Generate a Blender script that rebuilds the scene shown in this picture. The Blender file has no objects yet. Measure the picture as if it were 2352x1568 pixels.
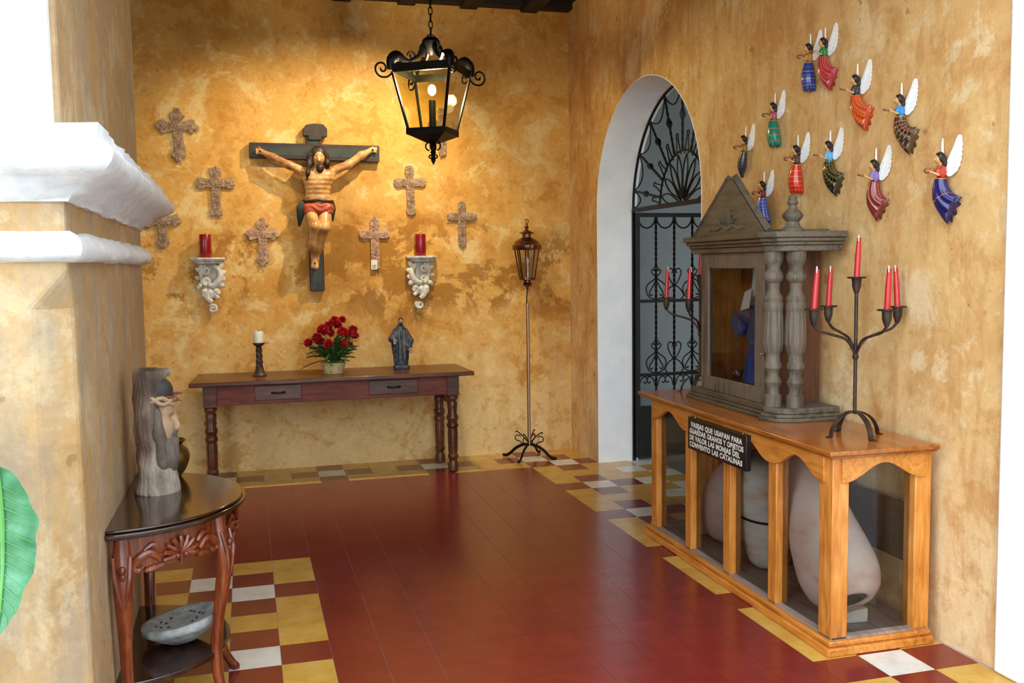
import bpy, bmesh, math, random
import numpy as np
from mathutils import Matrix, Vector
random.seed(7); RNG = np.random.default_rng(7)
PI = math.pi
SC = bpy.context.scene
COL = SC.collection

# ------------------------------------------------------------------ camera
T = 0.2                                   # one floor tile, metres
FPX, YAW, PITCH, ROLL = 2181.06, 0.272616, -0.079499, -0.013725
CAM = np.array([-3.435006, -16.768367, 7.790131]) * T
_F = np.array([math.sin(YAW)*math.cos(PITCH), math.cos(YAW)*math.cos(PITCH), math.sin(PITCH)])
_R0 = np.array([math.cos(YAW), -math.sin(YAW), 0.0]); _U0 = np.cross(_R0, _F)
_R = math.cos(ROLL)*_R0 + math.sin(ROLL)*_U0
_U = -math.sin(ROLL)*_R0 + math.cos(ROLL)*_U0
cd = bpy.data.cameras.new('camera'); cam = bpy.data.objects.new('camera', cd); COL.objects.link(cam)
cd.sensor_width = 36.0; cd.lens = FPX/2352*36.0; cd.clip_start = 0.02; cd.clip_end = 200
cam.matrix_world = Matrix(((_R[0], _U[0], -_F[0], CAM[0]), (_R[1], _U[1], -_F[1], CAM[1]), (_R[2], _U[2], -_F[2], CAM[2]), (0, 0, 0, 1)))
SC.camera = cam

# ------------------------------------------------------------------ light and exposure
SC.view_settings.view_transform = 'Standard'; SC.view_settings.look = 'None'
SC.view_settings.gamma = 1.0; SC.view_settings.use_curve_mapping = False
SC.view_settings.exposure = 1.56
world = bpy.data.worlds.new('sky'); SC.world = world; world.use_nodes = True
_bg = world.node_tree.nodes['Background']
_bg.inputs[0].default_value = (0.82, 0.92, 1.0, 1); _bg.inputs[1].default_value = 1.5
SC.cycles.max_bounces = 10; SC.cycles.diffuse_bounces = 6; SC.cycles.glossy_bounces = 5
SC.cycles.transparent_max_bounces = 24; SC.cycles.transmission_bounces = 10
SC.cycles.caustics_reflective = False; SC.cycles.caustics_refractive = False
SC.cycles.sample_clamp_indirect = 6.0

# ------------------------------------------------------------------ pixels to points
def ray(px, py): return _F + _R*((px-1176)/FPX) + _U*((784-py)/FPX)
def at_y(px, py, Y): d = ray(px, py); return CAM + d*((Y-CAM[1])/d[1])
def at_x(px, py, X): d = ray(px, py); return CAM + d*((X-CAM[0])/d[0])
def at_z(px, py, Z): d = ray(px, py); return CAM + d*((Z-CAM[2])/d[2])
def to_px(p):
    d = np.asarray(p, float)-CAM; z = d@_F
    return 1176+FPX*(d@_R)/z, 784-FPX*(d@_U)/z, z
class Frame:
    """a wall or furniture frame: x to the right when facing it, y into it, z up"""
    def __init__(s, ox, oy, ang):
        s.o = np.array([ox, oy, 0.0]); s.a = ang
        s.x = np.array([math.cos(ang), math.sin(ang), 0]); s.y = np.array([-math.sin(ang), math.cos(ang), 0])
    def loc(s, P): d = np.asarray(P)-s.o; return np.array([d@s.x, d@s.y, P[2]])
    def world(s, x, y, z=0.0): return s.o + s.x*x + s.y*y + np.array([0, 0, z])
    def pix(s, px, py, y=0.0):
        d = ray(px, py); t = ((s.o+s.y*y-CAM)@s.y)/(d@s.y); return s.loc(CAM+d*t)
    def pixz(s, px, py, z): return s.loc(at_z(px, py, z))
BACK_Y = 4.2
FR_R = Frame(1.94, 4.2, math.atan2(-23.4, 0.4))           # right wall
FR_C = Frame(7.6*T, 8.14*T, math.atan2(-9.06, -0.09))     # glazed cabinet
FR_B = Frame(0, BACK_Y, 0.0)                              # back wall
FR_L = Frame(-1.135, 0.0, PI/2)                           # left pier face

# ------------------------------------------------------------------ mesh builder
class M:
    def __init__(s): s.v = []; s.f = []; s.uv = {}; s.mi = []
    def add(s, v, f, mi=0):
        o = len(s.v); s.v.extend([tuple(map(float, p)) for p in v]); s.f.extend([tuple(i+o for i in q) for q in f]); s.mi.extend([mi]*len(f)); return s
    def box(s, x0, x1, y0, y1, z0, z1, mi=0):
        v = [(x0,y0,z0),(x1,y0,z0),(x1,y1,z0),(x0,y1,z0),(x0,y0,z1),(x1,y0,z1),(x1,y1,z1),(x0,y1,z1)]
        return s.add(v, [(0,3,2,1),(4,5,6,7),(0,1,5,4),(1,2,6,5),(2,3,7,6),(3,0,4,7)], mi)
    def prism(s, pts, a, b, plane='xz', mi=0):
        """outline (2-D, ccw seen from the a-side front) extruded from a to b along the third axis"""
        n = len(pts)
        def p3(p, c): return {'xz': (p[0], c, p[1]), 'xy': (p[0], p[1], c), 'yz': (c, p[0], p[1])}[plane]
        v = [p3(p, a) for p in pts]+[p3(p, b) for p in pts]
        f = [tuple(range(n)), tuple(range(2*n-1, n-1, -1))]+[(i, i+n, (i+1) % n+n, (i+1) % n) for i in range(n)]
        ar = sum(pts[i][0]*pts[(i+1) % n][1]-pts[(i+1) % n][0]*pts[i][1] for i in range(n))
        sgn = {'xz': 1, 'xy': -1, 'yz': -1}[plane]*(1 if b > a else -1)
        if ar*sgn < 0: f = [tuple(reversed(q)) for q in f]
        return s.add(v, f, mi)
    def lathe(s, prof, c=(0, 0, 0), n=24, mi=0, flute=None):
        v = []; f = []; m = len(prof)
        for j, (r, z) in enumerate(prof):
            for i in range(n):
                a = 2*PI*i/n; rr = r*(flute(a, z) if flute else 1)
                v.append((c[0]+rr*math.cos(a), c[1]+rr*math.sin(a), c[2]+z))
        for j in range(m-1):
            for i in range(n):
                k = (i+1) % n; f.append((j*n+i, j*n+k, (j+1)*n+k, (j+1)*n+i))
        f.append(tuple(reversed(range(n)))); f.append(tuple((m-1)*n+i for i in range(n)))
        return s.add(v, f, mi)
    def tube(s, path, r, n=8, closed=False, flat=1.0, mi=0):
        P = [Vector(p) for p in path]; m = len(P)
        if m < 2: return s
        R = r if hasattr(r, '__len__') else [r]*m
        tg = []
        for i in range(m):
            a = P[(i-1) % m] if (closed or i > 0) else P[i]; b = P[(i+1) % m] if (closed or i < m-1) else P[i]
            t = (b-a); tg.append(t.normalized() if t.length > 1e-9 else Vector((0, 0, 1)))
        up = Vector((0, 1, 0)) if abs(tg[0].y) < 0.9 else Vector((1, 0, 0))
        nn = (up-tg[0]*up.dot(tg[0])).normalized(); v = []; f = []
        for i in range(m):
            nn = (nn-tg[i]*nn.dot(tg[i])); nn = nn.normalized() if nn.length > 1e-6 else tg[i].orthogonal().normalized()
            bb = tg[i].cross(nn)
            for k in range(n):
                a = 2*PI*k/n; q = P[i]+nn*(math.cos(a)*R[i]*flat)+bb*(math.sin(a)*R[i]); v.append(q[:])
        rng = m if closed else m-1
        for i in range(rng):
            j = (i+1) % m
            for k in range(n):
                l = (k+1) % n; f.append((i*n+k, i*n+l, j*n+l, j*n+k))
        if not closed: f.append(tuple(reversed(range(n)))); f.append(tuple((m-1)*n+k for k in range(n)))
        return s.add(v, f, mi)
    def ball(s, c, r, n=12, m=8, mi=0, rot=None):
        r = r if hasattr(r, '__len__') else (r, r, r); v = []; f = []
        for j in range(m+1):
            p = PI*j/m
            for i in range(n):
                a = 2*PI*i/n; q = Vector((r[0]*math.sin(p)*math.cos(a), r[1]*math.sin(p)*math.sin(a), r[2]*math.cos(p)))
                if rot is not None: q = rot @ q
                v.append((c[0]+q.x, c[1]+q.y, c[2]+q.z))
        for j in range(m):
            for i in range(n):
                k = (i+1) % n; f.append((j*n+i, (j+1)*n+i, (j+1)*n+k, j*n+k))
        return s.add(v, f, mi)
    def grid(s, fn, nu, nv, closed_u=False, mi=0, uv=False):
        """surface fn(u,v) with u,v in 0..1"""
        o = len(s.v); cu = nu if closed_u else nu+1
        for j in range(nv+1):
            for i in range(cu): s.v.append(tuple(map(float, fn(i/nu, j/nv))))
        for j in range(nv):
            for i in range(nu):
                k = (i+1) % cu if closed_u else i+1
                q = (o+j*cu+i, o+j*cu+k, o+(j+1)*cu+k, o+(j+1)*cu+i)
                if uv: s.uv[len(s.f)] = ((i/nu, j/nv), ((i+1)/nu, j/nv), ((i+1)/nu, (j+1)/nv), (i/nu, (j+1)/nv))
                s.f.append(q); s.mi.append(mi)
        return s
    def xf(s, mat, start=0):
        for i in range(start, len(s.v)): s.v[i] = tuple(mat @ Vector(s.v[i]))
        return s
    def mesh(s, name, mats, smooth=40, fix=True):
        me = bpy.data.meshes.new(name); me.from_pydata(s.v, [], s.f)
        for mt in (mats if isinstance(mats, (list, tuple)) else [mats]): me.materials.append(MAT[mt])
        if any(s.mi): me.polygons.foreach_set('material_index', s.mi)
        if s.uv:
            ul = me.uv_layers.new(name='UVMap')
            for pi, q in s.uv.items():
                for li, c in zip(me.polygons[pi].loop_indices, q): ul.data[li].uv = c
        me.validate(); me.update()
        if fix:
            bm = bmesh.new(); bm.from_mesh(me); bmesh.ops.recalc_face_normals(bm, faces=bm.faces); bm.to_mesh(me); bm.free()
        if smooth:
            me.shade_smooth()
            if smooth < 180: me.set_sharp_from_angle(angle=math.radians(smooth))
        return me
    def obj(s, name, mats, parent=None, smooth=40, bevel=0, seg=2, loc=None, rot=None):
        o = bpy.data.objects.new(name, s.mesh(name, mats, smooth)); COL.objects.link(o)
        if parent is not None: o.parent = parent
        if loc is not None: o.location = loc
        if rot is not None: o.rotation_euler = rot
        if bevel:
            b = o.modifiers.new('bevel', 'BEVEL'); b.width = bevel; b.segments = seg; b.limit_method = 'ANGLE'; b.angle_limit = math.radians(35)
        return o

def thing(name, label, cat, loc=(0, 0, 0), rotz=0.0, group=None):
    o = bpy.data.objects.new(name, None); COL.objects.link(o); o.empty_display_size = 0.1
    o.location = tuple(map(float, loc)); o.rotation_euler = (0, 0, rotz)
    return tag(o, label, cat, group)
def tag(o, label, cat, group=None):
    o['label'] = label; o['category'] = cat
    if group: o['group'] = group
    return o
def struct(o): o['kind'] = 'structure'; return o
def in_frame(fr, name, label, cat, x, y, z=0.0, group=None, turn=0.0):
    return thing(name, label, cat, fr.world(x, y, z), fr.a+turn, group)
def inst(name, me, parent, loc=(0, 0, 0), rot=(0, 0, 0), sc=(1, 1, 1)):
    o = bpy.data.objects.new(name, me); COL.objects.link(o); o.parent = parent
    o.location = tuple(map(float, loc)); o.rotation_euler = rot; o.scale = sc if hasattr(sc, '__len__') else (sc,)*3
    return o

# ------------------------------------------------------------------ curves
def spiral(c, r0, r1, a0, turns, n=24, plane='xz', y=0.0):
    out = []
    for i in range(n+1):
        t = i/n; r = r0+(r1-r0)*t; a = a0+turns*2*PI*t
        x = c[0]+r*math.cos(a); z = c[1]+r*math.sin(a); out.append((x, y, z) if plane == 'xz' else (x, z, y))
    return out
def bez(p0, p1, p2, p3, n=12):
    out = []
    for i in range(n+1):
        t = i/n; a, b, c, d = (1-t)**3, 3*t*(1-t)**2, 3*t*t*(1-t), t**3
        out.append(tuple(a*p0[k]+b*p1[k]+c*p2[k]+d*p3[k] for k in range(len(p0))))
    return out
def smoothpath(pts, n=6):
    out = []; m = len(pts)
    for i in range(m-1):
        p0 = pts[max(i-1, 0)]; p1 = pts[i]; p2 = pts[i+1]; p3 = pts[min(i+2, m-1)]
        for k in range(n):
            t = k/n
            out.append(tuple(0.5*((2*p1[j])+(-p0[j]+p2[j])*t+(2*p0[j]-5*p1[j]+4*p2[j]-p3[j])*t*t+(-p0[j]+3*p1[j]-3*p2[j]+p3[j])*t**3) for j in range(len(p1))))
    out.append(tuple(pts[-1])); return out
def lerp_list(vals, n):
    return [float(x) for x in np.interp(np.linspace(0, 1, n), np.linspace(0, 1, len(vals)), vals)]

# ------------------------------------------------------------------ sculpting: distance fields and surface nets
def cap(P, a, b, ra, rb=None):
    rb = ra if rb is None else rb; a = np.array(a, float); b = np.array(b, float); ba = b-a
    t = np.clip(((P-a)@ba)/max(ba@ba, 1e-12), 0, 1); return np.linalg.norm(P-a-t[..., None]*ba, axis=-1)-(ra+(rb-ra)*t)
def chain(P, pts, rs, k=0.01):
    d = None
    for i in range(len(pts)-1):
        q = cap(P, pts[i], pts[i+1], rs[i], rs[i+1]); d = q if d is None else smin(d, q, k)
    return d
def ell(P, c, r, rot=None):
    p = P-np.array(c, float)
    if rot is not None: p = p@np.array(rot)
    r = np.array(r, float); k0 = np.linalg.norm(p/r, axis=-1); k1 = np.linalg.norm(p/r**2, axis=-1)+1e-9
    return k0*(k0-1)/k1
def sbox(P, c, h, rd=0.0):
    q = np.abs(P-np.array(c, float))-np.array(h, float)+rd
    return np.linalg.norm(np.maximum(q, 0), axis=-1)+np.minimum(q.max(-1), 0)-rd
def smin(a, b, k):
    h = np.clip(0.5+0.5*(b-a)/k, 0, 1); return b*(1-h)+a*h-k*h*(1-h)
def smax(a, b, k): return -smin(-a, -b, k)
def sculpt(fn, lo, hi, h):
    lo = np.array(lo, float); hi = np.array(hi, float); n = np.ceil((hi-lo)/h).astype(int)+2
    ax = [lo[i]-h*0.5+h*np.arange(n[i]) for i in range(3)]
    G = np.stack(np.meshgrid(*ax, indexing='ij'), -1); F = fn(G)
    ins = F < 0; nx, ny, nz = F.shape
    acc = np.zeros((nx-1, ny-1, nz-1, 3)); cnt = np.zeros((nx-1, ny-1, nz-1))
    cs = [(i, j, k) for i in (0, 1) for j in (0, 1) for k in (0, 1)]
    def sl(A, c): return A[c[0]:nx-1+c[0], c[1]:ny-1+c[1], c[2]:nz-1+c[2]]
    for a in cs:
        for d in range(3):
            if a[d]: continue
            b = list(a); b[d] = 1; b = tuple(b); fa, fb = sl(F, a), sl(F, b); x = sl(ins, a) != sl(ins, b)
            den = np.where(x, fa-fb, 1); t = np.where(x, fa/den, 0)
            p = np.array(a, float)[None, None, None, :]*np.ones(fa.shape+(1,)); p[..., d] = t
            acc += p*x[..., None]; cnt += x
    use = cnt > 0; idx = -np.ones(use.shape, int); idx[use] = np.arange(use.sum())
    I = np.argwhere(use); V = lo-h*0.5+h*(I+acc[use]/cnt[use][:, None]); Q = []
    for d in range(3):
        e, g = (d+1) % 3, (d+2) % 3
        s0 = [slice(None)]*3; s1 = [slice(None)]*3; s0[d] = slice(0, -1); s1[d] = slice(1, None)
        ch = ins[tuple(s0)] != ins[tuple(s1)]; E = np.argwhere(ch)
        E = E[(E[:, e] > 0) & (E[:, g] > 0) & (E[:, e] < ins.shape[e]-1) & (E[:, g] < ins.shape[g]-1)]
        if not len(E): continue
        inside = ins[tuple(E.T)]
        def off(de, dg): q = E.copy(); q[:, e] -= de; q[:, g] -= dg; return idx[tuple(q.T)]
        q = np.stack([off(1, 1), off(0, 1), off(0, 0), off(1, 0)], 1)
        q[~inside] = q[~inside][:, ::-1]; Q.append(q)
    Q = np.concatenate(Q); Q = Q[(Q >= 0).all(1)]
    m = M(); m.v = [tuple(p) for p in V]; m.f = [tuple(int(i) for i in q) for q in Q]; m.mi = [0]*len(m.f); return m
def rotm(ax, deg): return np.array(Matrix.Rotation(math.radians(deg), 3, ax))

# ------------------------------------------------------------------ materials (all procedural)
MAT = {}
def L(r, g, b):
    return tuple(((c/255)/12.92 if c/255 <= 0.04045 else ((c/255+0.055)/1.055)**2.4) for c in (r, g, b))+(1.0,)
class NT:
    def __init__(s, name):
        m = bpy.data.materials.new(name); m.use_nodes = True; s.m = m; s.t = m.node_tree; s.n = s.t.nodes; s.p = s.n['Principled BSDF']; MAT[name] = m
    def new(s, typ, **kw):
        x = s.n.new(typ)
        for k, v in kw.items(): setattr(x, k, v)
        return x
    def link(s, a, b): s.t.links.new(a, b)
    def coord(s, kind='Object', scale=(1, 1, 1), loc=(0, 0, 0), rot=(0, 0, 0)):
        c = s.new('ShaderNodeTexCoord'); mp = s.new('ShaderNodeMapping'); mp.inputs['Scale'].default_value = scale
        mp.inputs['Location'].default_value = loc; mp.inputs['Rotation'].default_value = rot
        s.link(c.outputs[kind], mp.inputs[0]); return mp.outputs[0]
    def noise(s, vec, scale, detail=4, rough=0.55, dist=0.0):
        x = s.new('ShaderNodeTexNoise'); x.inputs['Scale'].default_value = scale; x.inputs['Detail'].default_value = detail
        x.inputs['Roughness'].default_value = rough; x.inputs['Distortion'].default_value = dist; s.link(vec, x.inputs['Vector']); return x.outputs[0]
    def ramp(s, fac, stops, interp='LINEAR'):
        r = s.new('ShaderNodeValToRGB'); r.color_ramp.interpolation = interp; e = r.color_ramp.elements
        while len(e) < len(stops): e.new(0.5)
        for q, (p, c) in zip(e, stops): q.position = p; q.color = c if len(c) == 4 else c+(1,)
        s.link(fac, r.inputs[0]); return r.outputs[0]
    def mix(s, fac, a, b, mode='MIX'):
        x = s.new('ShaderNodeMix', data_type='RGBA', blend_type=mode)
        for sock, val in ((x.inputs[0], fac), (x.inputs[6], a), (x.inputs[7], b)):
            if isinstance(val, (int, float)): sock.default_value = val
            elif isinstance(val, tuple): sock.default_value = val
            else: s.link(val, sock)
        return x.outputs[2]
    def math(s, op, a, b=0.0):
        x = s.new('ShaderNodeMath', operation=op)
        for i, val in enumerate((a, b)):
            if isinstance(val, (int, float)): x.inputs[i].default_value = val
            else: s.link(val, x.inputs[i])
        return x.outputs[0]
    def bump(s, h, strength=0.3, dist=0.01):
        b = s.new('ShaderNodeBump'); b.inputs['Strength'].default_value = strength; b.inputs['Distance'].default_value = dist
        s.link(h, b.inputs['Height']); s.link(b.outputs[0], s.p.inputs['Normal'])
    def set(s, **kw):
        for k, v in kw.items():
            i = s.p.inputs[k.replace('_', ' ')]
            if isinstance(v, (int, float, tuple)): i.default_value = v
            else: s.link(v, i)
        return s
BW = lambda x: (x, x, x, 1)

def mottled(name, cols, rough=0.6, scale=8, metal=0.0, bump=0.0, stretch=(1, 1, 1), detail=5, bscale=None, coat=0.0, lo=0.3, hi=0.7, spec=0.5):
    t = NT(name); v = t.coord('Object', stretch); n = t.noise(v, scale, detail)
    k = len(cols); t.set(Base_Color=t.ramp(n, [(lo+(hi-lo)*i/max(k-1, 1), L(*c)) for i, c in enumerate(cols)]), Roughness=rough, Metallic=metal, Coat_Weight=coat, Specular_IOR_Level=spec)
    if coat: t.set(Coat_Roughness=0.12)
    if bump: t.bump(t.noise(v, bscale or scale*4, 4), bump, 0.006)
    return t
def plain(name, c, rough=0.5, metal=0.0, coat=0.0, spec=0.5, **kw):
    t = NT(name); t.set(Base_Color=L(*c), Roughness=rough, Metallic=metal, Coat_Weight=coat, Specular_IOR_Level=spec, **kw); return t
def wood(name, cols, rough=0.4, scale=3.0, axis='x', coat=0.0, bump=0.08, grain=14):
    st = {'x': (0.12, 1, 1), 'y': (1, 0.12, 1), 'z': (1, 1, 0.12)}[axis]
    t = NT(name); v = t.coord('Object', st); n = t.noise(v, scale*grain, 6, 0.6, 0.6); n2 = t.noise(t.coord('Object', (1, 1, 1)), scale*1.3, 3)
    f = t.math('ADD', t.math('MULTIPLY', n, 0.65), t.math('MULTIPLY', n2, 0.35)); k = len(cols)
    t.set(Base_Color=t.ramp(f, [(0.34+0.32*i/max(k-1, 1), L(*c)) for i, c in enumerate(cols)]), Roughness=rough, Coat_Weight=coat)
    if coat: t.set(Coat_Roughness=0.1)
    t.bump(n, bump, 0.004); return t

def plaster(name, base, pale, dark, streak=0.0, stain=None, seed=0.0, amount=0.5, grey=None, base_pale=0.0):
    """old limewash: broad drifts, sharp-edged flakes (pale) and stains (dark), optional run-down streaks"""
    t = NT(name); v = t.coord('Object', (1, 1, 1), (seed, seed*0.7, seed*0.3)); vs = t.coord('Object', (3.4, 3.4, 0.8), (seed*2, 0, 0))
    big = t.noise(v, 1.1, 6, 0.6, 0.3); mid = t.noise(v, 2.9, 10, 0.72, 0.35); sm = t.noise(v, 7.0, 9, 0.7, 0.25); st = t.noise(vs, 2.4, 10, 0.7, 0.2); fine = t.noise(v, 30, 6, 0.7)
    m2 = tuple((a+b)//2 for a, b in zip(dark, base)); p2 = tuple((a+b)//2 for a, b in zip(base, pale))
    c = t.ramp(big, [(0.32, L(*m2)), (0.46, L(*base)), (0.58, L(*base)), (0.72, L(*p2))])
    def over(c, fac, k, col): return t.mix(t.math('MULTIPLY', fac, k), c, L(*col))
    c = over(c, t.ramp(mid, [(0.40, BW(1)), (0.47, BW(0))]), 0.75, pale)
    c = over(c, t.ramp(sm, [(0.36, BW(1)), (0.42, BW(0))]), 0.6, pale)
    z = t.new('ShaderNodeSeparateXYZ'); t.link(t.coord('Object'), z.inputs[0]); zc = z.outputs[2]
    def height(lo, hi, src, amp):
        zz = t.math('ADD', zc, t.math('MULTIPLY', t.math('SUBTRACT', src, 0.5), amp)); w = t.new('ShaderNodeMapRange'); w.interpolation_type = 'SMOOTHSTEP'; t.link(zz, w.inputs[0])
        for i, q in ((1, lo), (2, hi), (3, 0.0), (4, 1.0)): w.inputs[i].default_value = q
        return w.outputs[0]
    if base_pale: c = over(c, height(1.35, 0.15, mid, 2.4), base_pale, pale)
    c = over(c, t.ramp(mid, [(0.545, BW(0)), (0.60, BW(1))]), amount, dark)
    c = over(c, t.ramp(sm, [(0.56, BW(0)), (0.61, BW(1))]), amount*0.8, dark)
    if streak: c = over(c, t.ramp(st, [(0.50, BW(0)), (0.60, BW(1))]), streak, dark)
    if grey: c = over(c, t.ramp(st, [(0.42, BW(1)), (0.60, BW(0))]), 0.6, grey)
    d2 = tuple(int(q*0.84) for q in dark)
    if stain:                                               # a band of damp stains at one height of the wall
        band = t.math('MULTIPLY', height(stain[0], stain[0]+0.25, big, 1.2), height(stain[1], stain[1]-0.3, big, 1.2))
        c = over(c, t.math('MULTIPLY', band, t.ramp(t.noise(v, 1.9, 12, 0.74, 0.3), [(0.50, BW(0)), (0.535, BW(1))])), 0.8, d2)
    c = over(c, t.ramp(t.noise(v, 9.0, 3, 0.5, 0.1), [(0.69, BW(0)), (0.72, BW(1))]), 0.55, d2)
    c = t.mix(0.25, c, t.ramp(fine, [(0.3, BW(0.35)), (0.7, BW(1.0))]), 'MULTIPLY')
    t.set(Base_Color=c, Roughness=0.85, Specular_IOR_Level=0.25)
    t.bump(t.math('ADD', t.math('ADD', mid, t.math('MULTIPLY', sm, 0.5)), t.math('MULTIPLY', fine, 0.25)), 0.5, 0.014); return t
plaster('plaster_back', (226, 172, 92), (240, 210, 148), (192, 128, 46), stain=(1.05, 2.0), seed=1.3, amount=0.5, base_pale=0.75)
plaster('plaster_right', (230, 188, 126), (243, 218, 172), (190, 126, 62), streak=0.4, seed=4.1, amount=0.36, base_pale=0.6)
plaster('plaster_pier', (202, 164, 112), (224, 198, 156), (166, 124, 78), streak=0.3, seed=7.7, amount=0.35, grey=(158, 146, 134))
mottled('whitewash', [(232, 236, 240), (246, 247, 248)], 0.8, 6, bump=0.25, bscale=30)
mottled('stucco_white', [(216, 220, 230), (244, 245, 248)], 0.8, 14, bump=0.7, bscale=26)
mottled('grey_wall', [(178, 188, 190), (196, 204, 206)], 0.85, 2, bump=0.1)
mottled('paving', [(150, 140, 128), (178, 168, 152)], 0.8, 5, bump=0.2)
mottled('back_floor', [(88, 92, 90), (120, 122, 116)], 0.3, 3)
mottled('grout', [(160, 132, 124), (200, 182, 174)], 0.85, 9)
wood('beam_wood', [(16, 13, 12), (30, 24, 20), (42, 33, 26)], 0.7, 3, 'y')
def tilemat(name, cols, rough=0.21):
    t = NT(name); oi = t.new('ShaderNodeObjectInfo'); v = t.coord('Object'); add = t.new('ShaderNodeVectorMath', operation='ADD')
    t.link(v, add.inputs[0]); t.link(oi.outputs['Location'], add.inputs[1]); n = t.noise(add.outputs[0], 9, 6, 0.65)
    c = t.ramp(n, [(0.3, L(*cols[0])), (0.5, L(*cols[1])), (0.72, L(*cols[2]))])
    r = oi.outputs['Random']; c = t.mix(0.25, c, t.ramp(r, [(0, BW(0.62)), (1, BW(1.0))]), 'MULTIPLY')
    t.set(Base_Color=c, Roughness=t.math('ADD', t.math('MULTIPLY', t.noise(add.outputs[0], 5, 5), 0.12), rough-0.06), Specular_IOR_Level=0.5, IOR=1.5); return t
tilemat('tile_red', [(116, 36, 31), (123, 39, 33), (130, 44, 37)])
tilemat('tile_yellow', [(192, 142, 56), (206, 162, 74), (214, 176, 98)])
tilemat('tile_white', [(206, 204, 192), (224, 222, 212), (232, 232, 226)])

# ------------------------------------------------------------------ the place
def wall_prism(name, fr, pts, y0, y1, mat):
    m = M().prism(pts, y0, y1, 'xz'); mt = Matrix.Translation(fr.o) @ Matrix.Rotation(fr.a, 4, 'Z'); m.xf(mt)
    return struct(m.obj(name, mat, smooth=25))
CEIL = 3.64
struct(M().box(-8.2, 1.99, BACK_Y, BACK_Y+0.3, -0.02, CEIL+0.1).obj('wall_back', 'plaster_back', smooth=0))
RL = 4.2+0.48                              # length of the right wall from the back corner
DU0, DU1, DSPR = 0.612, 2.31, 1.98
DC, DR = (DU0+DU1)/2, (DU1-DU0)/2
arc = [(DC-DR*math.cos(a), DSPR+DR*math.sin(a)) for a in np.linspace(0, PI, 33)]
wall_prism('wall_right', FR_R, [(-0.01, -0.02), (DU0, -0.02)]+arc+[(DU1, -0.02), (RL, -0.02), (RL, CEIL+0.1), (-0.01, CEIL+0.1)], 0.0, 0.33, 'plaster_right')
# white limewashed reveal of the arched doorway
lin = [(DU0, 0.0)]+arc+[(DU1, 0.0)]; inn = [(DU1-0.006, 0.0)]+[(DC-(DR-0.006)*math.cos(a), DSPR+(DR-0.006)*math.sin(a)) for a in np.linspace(PI, 0, 33)]+[(DU0+0.006, 0.0)]
wall_prism('trim_1', FR_R, lin+inn, -0.003, 0.335, 'whitewash')
# white face of the entrance arch, both sides
_e = FR_R.world(RL, 0)
struct(M().box(_e[0]-0.03, _e[0]+0.9, _e[1]-0.55, _e[1], 0, CEIL).obj('trim_2', 'whitewash', bevel=0.012))
struct(M().box(-2.3, -1.15, -0.66, -0.60, 1.92, CEIL).obj('trim_3', 'whitewash', bevel=0.01))
# left pier with a chamfered corner below its impost
m = M(); PX, PY0, PY1 = -1.135, -0.62, 1.26
r5 = [(-2.3, PY0), (-2.3, PY1), (PX, PY1), (PX, PY0+0.07), (PX-0.095, PY0)]; r4 = [(-2.3, PY0), (-2.3, PY1), (PX, PY1), (PX, PY0)]
m.add([p+(0.0,) for p in r5]+[p+(1.46,) for p in r5]+[p+(1.57,) for p in r4]+[p+(CEIL+0.05,) for p in r4],
      [(i, (i+1) % 5, (i+1) % 5+5, i+5) for i in range(5)]+[(5, 6, 11, 10), (6, 7, 12, 11), (7, 8, 13, 12), (8, 9, 13), (9, 5, 10, 13)]+[(10+i, 10+(i+1) % 4, 14+(i+1) % 4, 14+i) for i in range(4)]+[(14, 15, 16, 17), (4, 3, 2, 1, 0)])
pier = struct(m.obj('wall_left', 'plaster_pier', smooth=0, bevel=0.012))
# impost mouldings: profile (out from the face, height), wrapped round the near end, face and far end
def impost(name, prof):
    m = M(); pts = []
    path = [(-2.25, PY0, 0, -1), (PX, PY0, 1, -1), (PX, PY1, 1, 1), (-2.25, PY1, 0, 1)]
    dense = []
    for i in range(3):
        a, b = path[i], path[i+1]; n = (10, 26, 10)[i]
        for k in range(n): t = k/n; dense.append((a[0]+(b[0]-a[0])*t, a[1]+(b[1]-a[1])*t, a[2] if k == 0 else (0, 1, 0)[i], a[3] if k == 0 else (-1, 0, 1)[i]))
    dense.append(path[3]); nn = len(prof)
    rs = np.random.default_rng(len(prof)+3)
    for j, (x, y, dx, dy) in enumerate(dense):
        for d, z in prof:
            w = rs.normal(0, 0.0035, 3); m.v.append((x+dx*(d+w[0]), y+dy*(d+w[1]), z+w[2]*0.8))
    for j in range(len(dense)-1):
        for k in range(nn-1): m.f.append((j*nn+k, j*nn+k+1, (j+1)*nn+k+1, (j+1)*nn+k)); m.mi.append(0)
    m.f.append(tuple(range(nn))); m.f.append(tuple((len(dense)-1)*nn+k for k in reversed(range(nn)))); m.mi += [0, 0]
    return struct(m.obj(name, 'stucco_white', smooth=60))
impost('trim_4', [(-0.02, 1.585), (0.018, 1.587), (0.034, 1.597), (0.042, 1.615), (0.036, 1.635), (0.022, 1.652), (0.008, 1.664), (-0.02, 1.668)])
impost('trim_5', [(-0.02, 1.742), (0.012, 1.742), (0.020, 1.760), (0.048, 1.768), (0.060, 1.790), (0.086, 1.802), (0.112, 1.812), (0.134, 1.830), (0.140, 1.856), (0.138, 1.872), (0.112, 1.884), (0.106, 1.905), (0.100, 1.930), (0.02, 1.936), (-0.02, 1.936)])
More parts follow.
